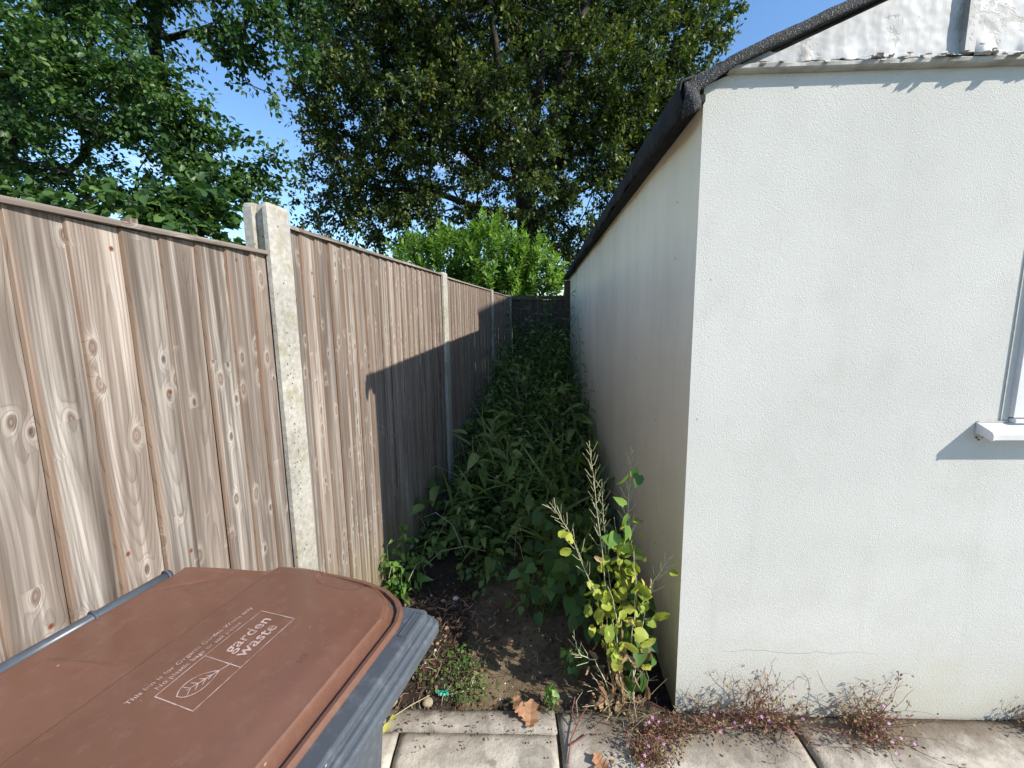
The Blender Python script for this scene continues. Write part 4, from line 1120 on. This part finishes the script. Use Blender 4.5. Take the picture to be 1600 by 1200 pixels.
T_BIG = leaf_tpl(.20, .10, .45, (.3, .9, 1, .7, 0)); n = 420; y = 2.1 + 3.6 * R.rand(n); xl = np.array([alley_x(q)[0] for q in y]); xr = np.array([alley_x(q)[1] for q in y]); x = xl + (xr - xl) * R.rand(n)
keep = np.array([mn.noise(Vector((a * 2.0, b * 1.8, 21))) > .08 for a, b in zip(x, y)]); x, y = x[keep], y[keep]; n = len(x)
z = np.array([hgt(b) for b in y]) * (.7 + .4 * R.rand(n)); d = R.normal(size=(n, 3)); d[:, 2] = .1; up = R.normal(size=(n, 3)) * .35; up[:, 2] += 1
push(*scatter(*T_BIG, np.stack([x, y, z], 1), frames(d, up), R.uniform(.12, .20, n), .5 + .5 * R.rand(n)))
ug = link('undergrowth', np.vstack(AV), np.vstack(AF), MNET, attrs={'rnd': ('FLOAT', np.concatenate(AA))})
tag(ug, 'dense dark nettles and weeds filling the shaded path between fence and white wall', 'undergrowth', kind='stuff')
sg = stems.build('undergrowth_stems', MNET); tag(sg, 'thin nettle stems among the shaded weeds of the path', 'undergrowth', kind='stuff')

dz = MB(); q_ = random.Random(31)
for k in range(110):
    y = q_.uniform(1.9, 5.5); xl, xr = alley_x(y); x = q_.uniform(xl, xr); h = hgt(y) * q_.uniform(.7, 1.5); a = q_.random() * 6.28; L = q_.uniform(.08, .4)
    dz.tube([(x, y, h * .1), (x + math.cos(a) * L * .3, y + math.sin(a) * L * .3, h * .75), (x + math.cos(a) * L * .7, y + math.sin(a) * L * .7, h), (x + math.cos(a) * L, y + math.sin(a) * L, h * .88)], [.0022, .0018, .0014, .0009], 4, cap=False, a=q_.random())
tag(dz.build('dead_undergrowth_stems', MDRY), 'pale dead stems arching among the dark weeds of the path', 'dead stems', kind='stuff')
def copy_plant(src, loc, rz_, sc, label=None, group=None):
    c = src.copy(); COL.objects.link(c); c.location = gmap(loc); c.rotation_euler = (0, 0, rz_); c.scale = (sc, sc, sc)
    if label: c['label'] = label
    if group: c['group'] = group
    for ch in list(src.children):
        k = ch.copy(); COL.objects.link(k); k.parent = c
    return c
GN = 'tall nettles standing above the undergrowth'
tall = []
for i in range(3):
    t = thing('nettle_plant', 'tall nettle with drooping leaf tiers in front of the dark end fence', 'nettle', (0, 0, 0), GN)
    plant_mesh('n', 1.0, 50 + i, MNET, MNET, t, npair=13, leaf=.085, lean=.08); tall.append(t)
spots = [(-.06, 6.1, 1.38), (.14, 5.8, 1.15), (.32, 6.3, 1.22), (-.24, 5.3, .98), (.50, 5.9, 1.05), (.05, 4.9, 1.0), (.33, 4.8, .95), (-.20, 4.3, .92), (.58, 5.1, .92), (.16, 4.0, .84), (.62, 6.4, 1.1),
         (-.40, 3.75, .66), (-.36, 3.1, .48), (-.05, 3.3, .66), (.40, 3.5, .78), (.12, 2.75, .50), (.55, 2.75, .55), (-.22, 2.55, .36), (.36, 2.35, .45)]
NL = ['tallest nettle, in front of the left half of the dark end fence', 'nettle in front of the middle of the dark end fence', 'tall nettle in front of the right half of the dark end fence',
      'nettle near the fence, just left of the tallest one', 'nettle beside the white side wall, short of the end fence', 'nettle in the middle of the weeds, before the tallest one',
      'nettle right of the middle of the weeds, two thirds down the path', 'nettle near the board fence halfway down the shaded path', 'nettle close to the white side wall halfway down the path',
      'nearest of the nettles standing out in the middle of the shaded weeds', 'nettle in the far right corner where the white wall meets the end fence',
      'nettle leaning on the board fence behind the second concrete post', 'low nettle against the shaded fence boards before the second concrete post', 'nettle rising in the middle of the dark weeds, nearer than the taller ones',
      'nettle by the white side wall at mid distance', 'short nettle in the middle where the weed bank begins to rise', 'nettle hugging the white side wall behind the heart-leaved weeds', 'short nettle at the near left edge of the dark weed bank', 'short nettle just behind the broad-leaved weed on the right']
for i, (x, y, h) in enumerate(spots):
    if i < 3: tall[i].location = (x, y, -.01); tall[i].scale = (h, h, h); tall[i].rotation_euler = (0, 0, i * 2.1); tall[i]['label'] = NL[i]
    else: copy_plant(tall[i % 3], (x, y, -.01), i * 1.7, h, NL[i], GN)
WARP[0] = True
GS = 'sunlit nettles at the foot of the fence'
sn = []
for i, (x, y, h, z0) in enumerate([(-.60, 1.93, .40, 5), (-.655, 1.88, .27, 6), (-.53, 1.96, .33, 7), (-.585, 1.84, .20, 8)]):
    lab = ['tallest sunlit nettle at the foot of the fence where the shade begins', 'small sunlit nettle tight against the fence boards', 'sunlit nettle on the path side of the clump by the fence', 'shortest nettle in front of the sunlit clump by the fence'][i]
    t = thing('nettle_plant', lab, 'nettle', (x, y, -.01), GS)
    plant_mesh('n', h, z0, MNETL, MNETL, t, loc=(x, y, -.01), npair=7, leaf=.070, lean=.18)
    # extra side shoots
    rr_ = np.random.RandomState(z0); P_s = []; 
    m_ = 16; pp = np.array([x, y, 0]) + np.stack([rr_.normal(size=m_) * .035, rr_.normal(size=m_) * .03, rr_.uniform(.03, h * .9, m_)], 1)
    dd = rr_.normal(size=(m_, 3)); dd[:, 2] -= .5; uu = rr_.normal(size=(m_, 3)) * .3 + np.array([.4, -.3, .8])
    v, f, a = scatter(*T_NETTLE, pp, frames(dd, uu), rr_.uniform(.028, .055, m_), rr_.rand(m_)); link('side_leaves', v, f, MNETL, t, attrs={'rnd': ('FLOAT', a)})

WARP[0] = True
# heart-leaved climber on the right of the path
def leafy(name, label, cat, loc, n, spread, hmin, hmax, size, tpl, mat, stemmat, seed, group=None, face=None, stemr=.0012):
    r = np.random.RandomState(seed); L = np.array(loc); t = thing(name, label, cat, loc, group); st = MB(); pos = []; d = []; sz = []
    for k in range(n):
        a = r.rand() * 6.28; rad = spread * r.rand() ** .6; p = L + np.array([math.cos(a) * rad, math.sin(a) * rad * .8, r.uniform(hmin, hmax)])
        b = L + np.array([r.normal() * .02, r.normal() * .02, 0]); mid = (p + b) / 2 + np.array([r.normal() * .02, r.normal() * .02, .03])
        if k % 2 == 0: st.tube([b, mid, p], [stemr, stemr, stemr * .7], 4, cap=False, a=r.rand())
        pos.append(p); dd = np.array([math.cos(a) * .6 + r.normal() * .4, -.35 + math.sin(a) * .4 + r.normal() * .4, -.55 + r.normal() * .25]); d.append(dd); sz.append(size * r.uniform(.6, 1.2))
    up = np.tile(np.array(face if face is not None else (.1, -.45, .85)), (n, 1)) + r.normal(size=(n, 3)) * .25
    v, f, a = scatter(*tpl, np.array(pos), frames(np.array(d), up), np.array(sz), r.rand(n))
    st.build('stems', stemmat, t); link('leaves', v, f, mat, t, attrs={'rnd': ('FLOAT', a)}); return t
GH = 'heart leaved weeds right of the bare soil'
leafy('bindweed_plant', 'low heart-leaved weed in shade, right beside the bare muddy soil', 'weed', (.16, 1.72, 0), 42, .15, .05, .30, .062, T_HEART, MHEART, MNET, 1, GH)
leafy('bindweed_plant', 'heart-leaved weed behind the yellowing plant, close to the side wall', 'weed', (.36, 1.62, 0), 48, .16, .06, .40, .065, T_HEART, MHEART, MNET, 2, GH)
leafy('bindweed_plant', 'heart-leaved weed low at the corner foot of the side wall', 'weed', (.475, 1.42, 0), 26, .075, .04, .34, .065, T_HEART, MHEART, MNET, 3, GH)
leafy('bindweed_plant', 'broad-leaved weed deepest in the shade right of the path', 'weed', (.30, 2.05, 0), 60, .24, .08, .42, .065, T_HEART, MHEART, MNET, 4, GH)
leafy('creeping_weed', 'small creeping weed at the shaded centre of the soil', 'weed', (-.18, 1.98, 0), 50, .14, .02, .12, .038, T_OVATE, MHEART, MNET, 5)
leafy('weed_sprig', 'small leafy sprig in half shade on the soil, left of the tall yellowing plant', 'weed', (.235, 1.40, 0), 26, .04, .02, .12, .030, T_OVATE, MNETL, MNETL, 6)
leafy('seedling', 'single bright green seedling growing from the paving joint', 'seedling', (.130, 1.262, 0), 16, .020, .02, .095, .024, T_HEART, MNETL, MNETL, 7, stemr=.0015)

# yellowing seeding weed at the wall corner
mus = thing('seeding_weed', 'tall yellowing weed with dry seed stalks, at the corner foot of the side wall', 'weed', (.40, 1.30, 0))
lines = [[(.38, 1.30, 0), (.35, 1.31, .25), (.33, 1.31, .51), (.30, 1.33, .79), (.275, 1.34, 1.01)],
         [(.37, 1.29, 0), (.34, 1.29, .22), (.30, 1.29, .43), (.20, 1.28, .69), (.125, 1.27, .81)],
         [(.44, 1.30, 0), (.45, 1.31, .25), (.455, 1.32, .51), (.42, 1.34, .70), (.435, 1.38, .92)],
         [(.43, 1.28, .02), (.46, 1.29, .2), (.48, 1.30, .38), (.51, 1.28, .51), (.56, 1.27, .60)],
         [(.36, 1.28, .0), (.33, 1.26, .10), (.29, 1.26, .19), (.235, 1.26, .215), (.208, 1.26, .29)],
         [(.41, 1.31, 0), (.40, 1.32, .3), (.385, 1.33, .55), (.37, 1.33, .72)],
         [(.45, 1.29, 0), (.43, 1.28, .28), (.44, 1.28, .45), (.425, 1.27, .62)],
         [(.40, 1.27, 0), (.37, 1.25, .2), (.36, 1.25, .4), (.33, 1.25, .5)],
         [(.39, 1.33, 0), (.375, 1.35, .35), (.34, 1.36, .6), (.33, 1.37, .85)]]
st = MB(); r = random.Random(4)
def interp(line, t):
    k = min(len(line) - 2, int(t * (len(line) - 1))); f = t * (len(line) - 1) - k
    return Vector(line[k]) * (1 - f) + Vector(line[k + 1]) * f
for li, L in enumerate(lines):
    pts_ = [interp(L, i / 14) + Vector((r.gauss(0, .002), r.gauss(0, .002), 0)) for i in range(15)]
    st.tube(pts_, [.0028 * (1 - .7 * i / 14) for i in range(15)], 5, cap=False, a=r.random())
    if li in (5, 6, 7): continue
    n_p = [34, 24, 32, 14, 9, 0, 0, 0, 24][li]
    for k in range(n_p):
        t = (.58 if li != 2 else .66) + .41 * k / n_p; p = interp(L, t); ax = (interp(L, min(1, t + .04)) - interp(L, t - .04)).normalized()
        sd = ax.orthogonal().normalized(); sd.rotate(Matrix.Rotation(k * 2.4, 3, ax)); le = r.uniform(.034, .058) * (1.1 - .4 * (t - .55) / .45)
        d = (ax * .75 + sd * .68 + Vector((0, 0, .10))).normalized()
        st.tube([p, p + (ax * .3 + sd * .8).normalized() * le * .25, p + d * le, p + d * le * 1.12], [.0006, .0009, .0009, .0003], 4, cap=False, a=r.random())
st.build('seed_stalks', MPOD, mus)
def crumple(seed, w=.46):
    q = random.Random(seed); v = []; prof = (.35, .85, 1, .95, .8, .45)
    for i, pw in enumerate(prof):
        y = i / 5
        for j in (-2, -1, 0, 1, 2):
            ed = 1 + (q.uniform(-.16, .16) if abs(j) == 2 else 0)
            v.append((j / 2 * w * pw * ed, y - .10 * (abs(j) == 2) * (i == 0) + q.uniform(-.03, .03), .10 * abs(j) / 2 - .22 * y * y + q.uniform(-.06, .06)))
    return v, [(i * 5 + j, i * 5 + j + 1, i * 5 + j + 6, i * 5 + j + 5) for i in range(5) for j in range(4)]
def put_crumpled(name, items, mat, parent, seed, w=.46):
    rr_ = np.random.RandomState(seed); V, F_, A_ = [], [], []; of = 0
    for k in range(6):
        it = items[k::6]
        if not it: continue
        n = len(it); pos = np.array([i[:3] for i in it]); sz = np.array([i[3] for i in it])
        d = rr_.normal(size=(n, 3)) * .55 + np.array([0, -.1, -.55]); up = np.tile(np.array((.35, -.6, .45)), (n, 1)) + rr_.normal(size=(n, 3)) * .75
        v, f, a = scatter(*crumple(seed * 10 + k, w), pos, frames(d, up), sz, rr_.rand(n)); V.append(v); F_.append(f + of); A_.append(a); of += len(v)
    return link(name, np.vstack(V), np.vstack(F_), mat, parent, attrs={'rnd': ('FLOAT', np.concatenate(A_))})
def put_leaves(name, items, mat, tpl, parent, seed, nf=(.35, -.75, .45)):
    rr_ = np.random.RandomState(seed); n = len(items); pos = np.array([i[:3] for i in items]); sz = np.array([i[3] for i in items])
    d = rr_.normal(size=(n, 3)) * .45 + np.array([0, -.15, -.6]); up = np.tile(np.array(nf), (n, 1)) + rr_.normal(size=(n, 3)) * .42
    v, f, a = scatter(*tpl, pos, frames(d, up), sz, rr_.rand(n)); return link(name, v, f, mat, parent, attrs={'rnd': ('FLOAT', a)})
T_ROUND = ([(-.30, -.06, .05), (0, 0, 0), (.30, -.06, .03), (-.50, .22, .10), (0, .25, -.02), (.50, .24, .06), (-.50, .56, .06), (0, .55, -.03), (.50, .58, .10), (-.30, .88, .0), (0, .95, -.08), (.30, .86, .05)],
           [(0, 1, 4, 3), (1, 2, 5, 4), (3, 4, 7, 6), (4, 5, 8, 7), (6, 7, 10, 9), (7, 8, 11, 10)])
its = []
for k in range(150):
    L = lines[r.choice([0, 1, 2, 5, 5, 6, 6, 7, 7, 2])]; p = interp(L, r.uniform(.38, .82)); p += Vector((r.gauss(0, .030), r.gauss(-.01, .02), r.gauss(0, .02)))
    if p.z < .72: its.append((p.x, p.y, p.z, r.uniform(.018, .046)))
its += [(.47, 1.25, .44, .055), (.50, 1.25, .36, .058), (.495, 1.24, .30, .055), (.43, 1.24, .32, .05), (.36, 1.23, .22, .045), (.33, 1.23, .36, .055), (.33, 1.24, .27, .05), (.49, 1.25, .18, .035), (.575, 1.26, .545, .028), (.45, 1.24, .50, .04)]
put_crumpled('yellow_leaves', its, MYEL, mus, 3)
put_leaves('green_leaves', [(.37 + r.gauss(0, .022), 1.30, z, r.uniform(.045, .062)) for z in (.60, .64, .67, .70, .74, .78)] + [(.415, 1.33, .885, .062), (.455, 1.33, .88, .05), (.43, 1.33, .90, .05)], MNETL, T_HEART, mus, 5)
put_leaves('green_lower_leaves', [(.44 + r.gauss(0, .03), 1.30 + r.gauss(0, .02), r.uniform(.05, .30), r.uniform(.04, .08)) for _ in range(34)], MHEART, T_HEART, mus, 6)
put_crumpled('withered_leaves', [(.38 + r.gauss(0, .045), 1.28 + r.gauss(0, .03), r.uniform(.02, .26), r.uniform(.02, .05)) for _ in range(90)] + [(.305, 1.24, .60, .03), (.475, 1.24, .50, .03), (.40, 1.24, .38, .035), (.38, 1.24, .33, .03)], MWITH, mus, 7, .26)
# dead stalks leaning at the same corner
dm = thing('dead_stalks', 'tangle of dry brown stalks at the foot of the yellowing weed', 'dead plant', (.36, 1.24, 0)); m = MB()
for k in range(46):
    b_ = Vector((.37 + r.gauss(0, .05), 1.24 + r.gauss(0, .03), .0)); d = Vector((r.gauss(-.15, .5), r.gauss(-.2, .4), r.uniform(.15, 1))).normalized(); L = r.uniform(.05, .20)
    m.tube([b_, b_ + d * L * .5 + Vector((r.gauss(0, .01), 0, .01)), b_ + d * L + Vector((0, 0, -.03 * r.random()))], [.0014, .0012, .0007], 4, cap=False, a=r.random())
m.build('stalks', MDRY, dm)
m = MB()
for pts_ in ([(.165, 1.06, .006), (.185, 1.13, .012), (.235, 1.20, .03), (.30, 1.25, .07), (.33, 1.27, .12)], [(.178, 1.11, .010), (.21, 1.13, .008), (.245, 1.145, .014)], [(.21, 1.17, .02), (.20, 1.21, .035), (.215, 1.24, .06)]):
    m.tube(pts_, .0022, 6, a=.3)
tag(m.build('red_stem', MRED, loc=(.165, 1.06, 0)), 'thin red stem lying over the paving joint', 'stem')

# bronzed, fine-branched herb at the foot of the front wall
def herb(label, x, y, wd, h, seed, n=34, dens=1.0, group='bronzed flowering weeds along the wall foot', lean=0.0):
    t = thing('herb_weed', label, 'weed', (x, y, 0), group); r = random.Random(seed); st = MB(); pos = []; dr = []; sz = []; fp = []
    for k in range(n):
        b_ = Vector((x + r.gauss(0, wd * .20), y + r.gauss(-.012, .012), 0)); d = Vector((r.gauss(lean, .5), r.gauss(-.28, .28), r.uniform(.25, 1.1))).normalized()
        L = h * r.uniform(.35, 1.15); p = b_; line = [p]
        for q in range(7):
            d = (d + Vector((r.gauss(0, .16), r.gauss(0, .12), r.gauss(.02, .12)))).normalized(); p = p + d * L / 7
            wy = 1.2505 + (C0.y - .033 * (p.x * .967 - C0.x) - .010 - 1.25) / .945
            if p.y > wy: p.y = wy
            if p.z < .005: p.z = .005
            line.append(p.copy())
            for e in range(r.choice([0, 1, 1, 2])):
                sd = Vector((r.gauss(0, 1), r.gauss(-.2, .7), r.gauss(.5, .6))).normalized(); l2 = r.uniform(.012, .038); q2 = p + sd * l2
                if q2.y > wy: q2.y = wy
                if q2.z < .004: q2.z = .004
                st.tube([p, (p + q2) / 2 + Vector((0, 0, .002)), q2], [.00075, .0006, .0005], 3, cap=False, a=r.random())
                for _ in range(r.choice([1, 2, 3])):
                    if r.random() < dens * (1.15 - q / 7 * .55): pos.append(q2 + Vector((r.gauss(0, .005), r.gauss(0, .004), r.gauss(0, .005)))); dr.append((sd.x + r.gauss(0, .5), sd.y, sd.z + r.gauss(0, .5))); sz.append(r.uniform(.006, .014))
                    elif r.random() < .04: fp.append(q2)
        st.tube(line, [.0013 - .0008 * i / 7 for i in range(8)], 3, cap=False, a=r.random())
    for k in range(int(110 * dens * wd / .12)):
        px = x + r.gauss(0, wd * .34); pos.append(Vector((px, min(y + r.gauss(-.02, .022), 1.2505 + (C0.y - .033 * (px * .967 - C0.x) - .012 - 1.25) / .945), abs(r.gauss(0, h * .20)) + .005))); dr.append((r.gauss(0, 1), r.gauss(-.3, 1), r.gauss(0, .5))); sz.append(r.uniform(.008, .018))
    st.build('stems', MRED, t); P = np.array([tuple(p) for p in pos]); n_ = len(P); R2 = np.random.RandomState(seed)
    up = R2.normal(size=(n_, 3)) * .5 + np.array([.2, -.3, .8])
    v, f, a = scatter(*T_SIMPLE, P, frames(np.array(dr), up), np.array(sz), R2.rand(n_)); link('leaves', v, f, MHERB, t, attrs={'rnd': ('FLOAT', a)})
    for q in fp[:7]:
        an = np.arange(5) * 1.2566; d5 = np.stack([np.cos(an), np.sin(an) * .5 - .2, np.sin(an) * .8], 1)
        v, f, a = scatter(*T_SIMPLE, np.tile(np.array(q), (5, 1)), frames(d5, np.tile([.3, -.9, .4], (5, 1)).astype(float)), np.full(5, .0065), R2.rand(5)); link('flower', v, f, MPINK, t, attrs={'rnd': ('FLOAT', a)})
herb('wide bronzed weed at the foot of the front wall, right of the corner', .86, 1.195, .30, .26, 41, 58, .75)
herb('sparse purple wisps of weed on the front wall nearest its corner', .68, 1.20, .13, .17, 42, 16, .6)
herb('bushy bronzed weed at the wall foot, below and left of the window', 1.22, 1.185, .16, .21, 43, 42, 1.0)
herb('bronzed weed in front of the building corner, spreading over the paving', .50, 1.165, .20, .10, 44, 40, .8)
herb('brownish weed mat on the slab left of the corner weed', .43, 1.09, .15, .07, 45, 30, .8)
herb('small dark weed at the wall foot at the right edge of the photo', 1.83, 1.165, .12, .09, 46, 26, 1.0)
herb('trailing dark weed stems lying on the slab below the bushy bronzed weed', 1.22, 1.13, .18, .07, 47, 14, .5)

# ------------------------------------------------------------------ litter and small things
R = np.random.RandomState(55); m = MB(); r = random.Random(9)
for k in range(420):
    x = r.uniform(-.62, -.10) if r.random() < .8 else r.uniform(-.1, .42); y = r.uniform(1.255, 1.86); 
    if x > -.12 and y < 1.6 and r.random() < .6: continue
    a = r.random() * 3.14; L = r.uniform(.015, .075); z = soil_z(x, y) + .003
    d = Vector((math.cos(a), math.sin(a), 0)); p = Vector((x, y, z)); c = Vector((-d.y, d.x, 0)) * r.gauss(0, .01)
    m.tube([p - d * L / 2, p + c + Vector((0, 0, r.uniform(.001, .012))), p + d * L / 2 + Vector((0, 0, r.uniform(0, .012)))], r.uniform(.0006, .0016), 4, a=r.random(), m=r.choice([0, 0, 1, 1, 1]))
tag(m.build('twig_litter', [MDRY, MTWIG], smooth=False), 'dead stems and twigs littering the sunlit soil behind the paving edge', 'litter', kind='stuff')
AV, AF, AA, MI = [], [], [], []; off = 0
n = 420; x = R.uniform(-.66, -.08, n); y = R.uniform(1.25, 1.92, n); z = np.array([soil_z(a, b) for a, b in zip(x, y)]) + .004 + R.rand(n) * .006
d = R.normal(size=(n, 3)); d[:, 2] *= .3; up = R.normal(size=(n, 3)) * .5; up[:, 2] += 1
push(*scatter(*T_OVATE, np.stack([x, y, z], 1), frames(d, up), R.uniform(.008, .026, n), R.rand(n)))
n = 80; x = R.uniform(-.45, .9, n); y = 1.10 + .18 * R.rand(n); z = .010 + R.rand(n) * .004
d = R.normal(size=(n, 3)); d[:, 2] *= .3; up = R.normal(size=(n, 3)) * .4; up[:, 2] += 1
push(*scatter(*T_OVATE, np.stack([x, y, z], 1), frames(d, up), R.uniform(.006, .014, n), R.rand(n)))
ll = link('leaf_litter', np.vstack(AV), np.vstack(AF), MCRUMB, attrs={'rnd': ('FLOAT', np.concatenate(AA))})
tag(ll, 'small dead leaf crumbs scattered on soil and paving', 'litter', kind='stuff')
# green weedlings among the litter
AV, AF, AA = [], [], []; off = 0
n = 330; cx = np.array([(-.21, 1.40), (-.17, 1.33), (-.25, 1.47), (-.30, 1.36), (-.20, 1.30)])[R.randint(0, 5, n)]; x = cx[:, 0] + R.normal(size=n) * .045; y = cx[:, 1] + R.normal(size=n) * .04; y = np.maximum(y, 1.255)
z = .012 + R.rand(n) * .03; d = R.normal(size=(n, 3)); d[:, 2] *= .5; up = R.normal(size=(n, 3)) * .4; up[:, 2] += 1
push(*scatter(*T_OVATE, np.stack([x, y, z], 1), frames(d, up), R.uniform(.008, .020, n), R.rand(n)))
gl = link('weed_carpet', np.vstack(AV), np.vstack(AF), MHEART, attrs={'rnd': ('FLOAT', np.concatenate(AA))})
tag(gl, 'patch of tiny green weeds on the sunlit soil beside the muddy strip', 'weeds', kind='stuff')
# pebbles and soil crumbs
m = MB()
ico = [(0, 0, 1), (.89, 0, .45), (.28, .85, .45), (-.72, .53, .45), (-.72, -.53, .45), (.28, -.85, .45), (.72, .53, -.45), (-.28, .85, -.45), (-.89, 0, -.45), (-.28, -.85, -.45), (.72, -.53, -.45), (0, 0, -1)]
icf = [(0, 1, 2), (0, 2, 3), (0, 3, 4), (0, 4, 5), (0, 5, 1), (1, 6, 2), (2, 7, 3), (3, 8, 4), (4, 9, 5), (5, 10, 1), (6, 7, 2), (7, 8, 3), (8, 9, 4), (9, 10, 5), (10, 6, 1), (11, 7, 6), (11, 8, 7), (11, 9, 8), (11, 10, 9), (11, 6, 10)]
def stone(m, c, s, fl=.6, mi=0): m.add([(c[0] + v[0] * s * r.uniform(.7, 1.25), c[1] + v[1] * s * r.uniform(.7, 1.25), c[2] + v[2] * s * fl * r.uniform(.7, 1.2)) for v in ico], icf, mi)
for k in range(900):
    x, y = r.uniform(-.66, .45), r.uniform(1.25, 2.2); s = r.uniform(.0015, .007); stone(m, (x, y, soil_z(x, y) + s * .2), s, .7, 0 if r.random() < .9 else 1)
for k in range(260):
    x, y = r.uniform(-.43, .95), 1.25 - abs(r.gauss(0, .07)); s = r.uniform(.0008, .0035); stone(m, (x, y, .009), s, .7, 0)
tag(m.build('soil_crumbs', [MMORT, MSTONE]), 'crumbs of soil and grit on the bed and the paving edge', 'grit', kind='stuff')
def pebble(name, label, cat, x, y, s, fl, mat, seed, parts=1):
    global r
    r = random.Random(seed); m = MB(); stone(m, (x, y, soil_z(x, y) + s * fl * .7), s, fl); o = m.build(name, mat, loc=(x, y, soil_z(x, y)))
    md = o.modifiers.new('s', 'SUBSURF'); md.levels = 1; md.render_levels = 1; return tag(o, label, cat)
pebble('stone', 'white stone on the dark soil in the shade edge', 'stone', -.305, 1.83, .022, .5, MSTONE, 1)
pebble('stone', 'greyish smaller stone just left of the white one', 'stone', -.365, 1.81, .018, .45, mat_flat('grey_stone', (.30, .28, .26), (.2, .19, .17), 30, .9, .003), 2)
pebble('clay_shard', 'flat orange clay shard on the litter beside the bin', 'shard', -.405, 1.515, .026, .25, MTERR, 3)
pebble('mortar_lump', 'buff mortar lump on the soil edge next to the bin', 'mortar lump', -.475, 1.278, .036, .45, MSTONE if False else mat_flat('buff_mortar', (.36, .30, .20), (.26, .21, .13), 40, .95, .005), 4)
pebble('mortar_lump', 'upright buff mortar lump between bin and green plastic scrap', 'mortar lump', -.335, 1.272, .026, .8, mat_flat('buff_mortar_b', (.34, .28, .19), (.24, .19, .12), 40, .95, .005), 5)
# crumpled green film
m = MB(); vs = []; R = np.random.RandomState(3)
for i in range(6):
    for j in range(4): vs.append((-.300 + i * .0085 + R.normal() * .0015, 1.290 + j * .006 + R.normal() * .0015 - .004 * (i % 2), .020 + R.rand() * .009))
m.add(vs, [(i * 4 + j, i * 4 + j + 1, i * 4 + j + 5, i * 4 + j + 4) for i in range(5) for j in range(3)])
o = m.build('plastic_scrap', MTEAL, loc=(-.28, 1.30, .01)); sm = o.modifiers.new('t', 'SOLIDIFY'); sm.thickness = .0008
tag(o, 'small torn piece of teal green plastic on the soil edge', 'plastic scrap')
# lobed oak leaves
def oakleaf(label, x, y, z, s, rz_, seed, mat=MDEAD, tilt=.2):
    n = 14; vs = []; fs = []; rr_ = random.Random(seed)
    for i in range(n + 1):
        t = i / n; w_ = .32 * math.sin(math.pi * min(1, t * .95 + .03)) ** .7 * (1 + .38 * math.sin(t * 26)) + .012
        cz = .12 * math.sin(t * 5 + seed)
        vs += [(-w_, t, cz + .22 * w_ + rr_.gauss(0, .02)), (0, t, cz), (w_, t, cz + .28 * w_ + rr_.gauss(0, .02))]
    for i in range(n): fs += [(i * 3, i * 3 + 1, i * 3 + 4, i * 3 + 3), (i * 3 + 1, i * 3 + 2, i * 3 + 5, i * 3 + 4)]
    c, q = math.cos(rz_), math.sin(rz_)
    V = [(x + (a * c - b * q) * s, y + (a * q + b * c) * s, z + (d * 1 + tilt * b) * s) for a, b, d in vs]
    o = link('fallen_leaf', V, fs, mat, loc=(x, y, z), attrs={'rnd': ('FLOAT', [.45 + .4 * rr_.random() for _ in V])}); return tag(o, label, 'leaf')
oakleaf('large curled brown oak leaf on the paving edge strip', .045, 1.165, .016, .085, -.15, 3)
oakleaf('second brown oak leaf lying over the large curled one', .035, 1.20, .022, .060, .9, 5)
oakleaf('pale dead leaf on the mud just above the oak leaf', -.01, 1.262, .010, .038, -.8, 7)
oakleaf('brown dead leaf on the slab among the wall weeds', .285, 1.02, .010, .065, .5, 8)
oakleaf('small rust-coloured leaf on the shaded mud', -.015, 1.53, .010, .035, .4, 9)
# yellow sprig beside the bin
ys = thing('yellow_sprig', 'yellow leaved sprig lying on the paving next to the bin', 'sprig', (-.46, 1.20, .01)); m = MB()
m.tube([(-.33, 1.29, .02), (-.39, 1.25, .022), (-.44, 1.215, .018), (-.475, 1.17, .012)], .0012, 5, a=.5); m.build('stem', MPOD, ys)
rr_ = np.random.RandomState(2); P = np.array([(-.435, 1.215, .02), (-.455, 1.19, .018), (-.465, 1.165, .014)]); 
v, f, a = scatter(*T_OVATE, P, frames(np.array([(-.6, -.7, .1), (-.3, -1, .0), (-.7, -.6, 0.)]), np.array([(0, 0, 1.), (.2, -.1, 1), (0, -.2, 1)])), np.array([.03, .036, .045]), np.array([.8, .9, .7]))
link('leaves', v, f, MYEL, ys, attrs={'rnd': ('FLOAT', a)})
m = MB(); m.tube([(-.29, 1.292, .018), (-.22, 1.297, .020), (-.175, 1.32, .02), (-.165, 1.37, .024), (-.168, 1.41, .03)], [.0022, .002, .0018, .0014, .001], 6, a=.9)
tag(m.build('dry_twig', MDRY, loc=(-.22, 1.30, .01)), 'curved pale twig ending at the green plastic scrap', 'twig')
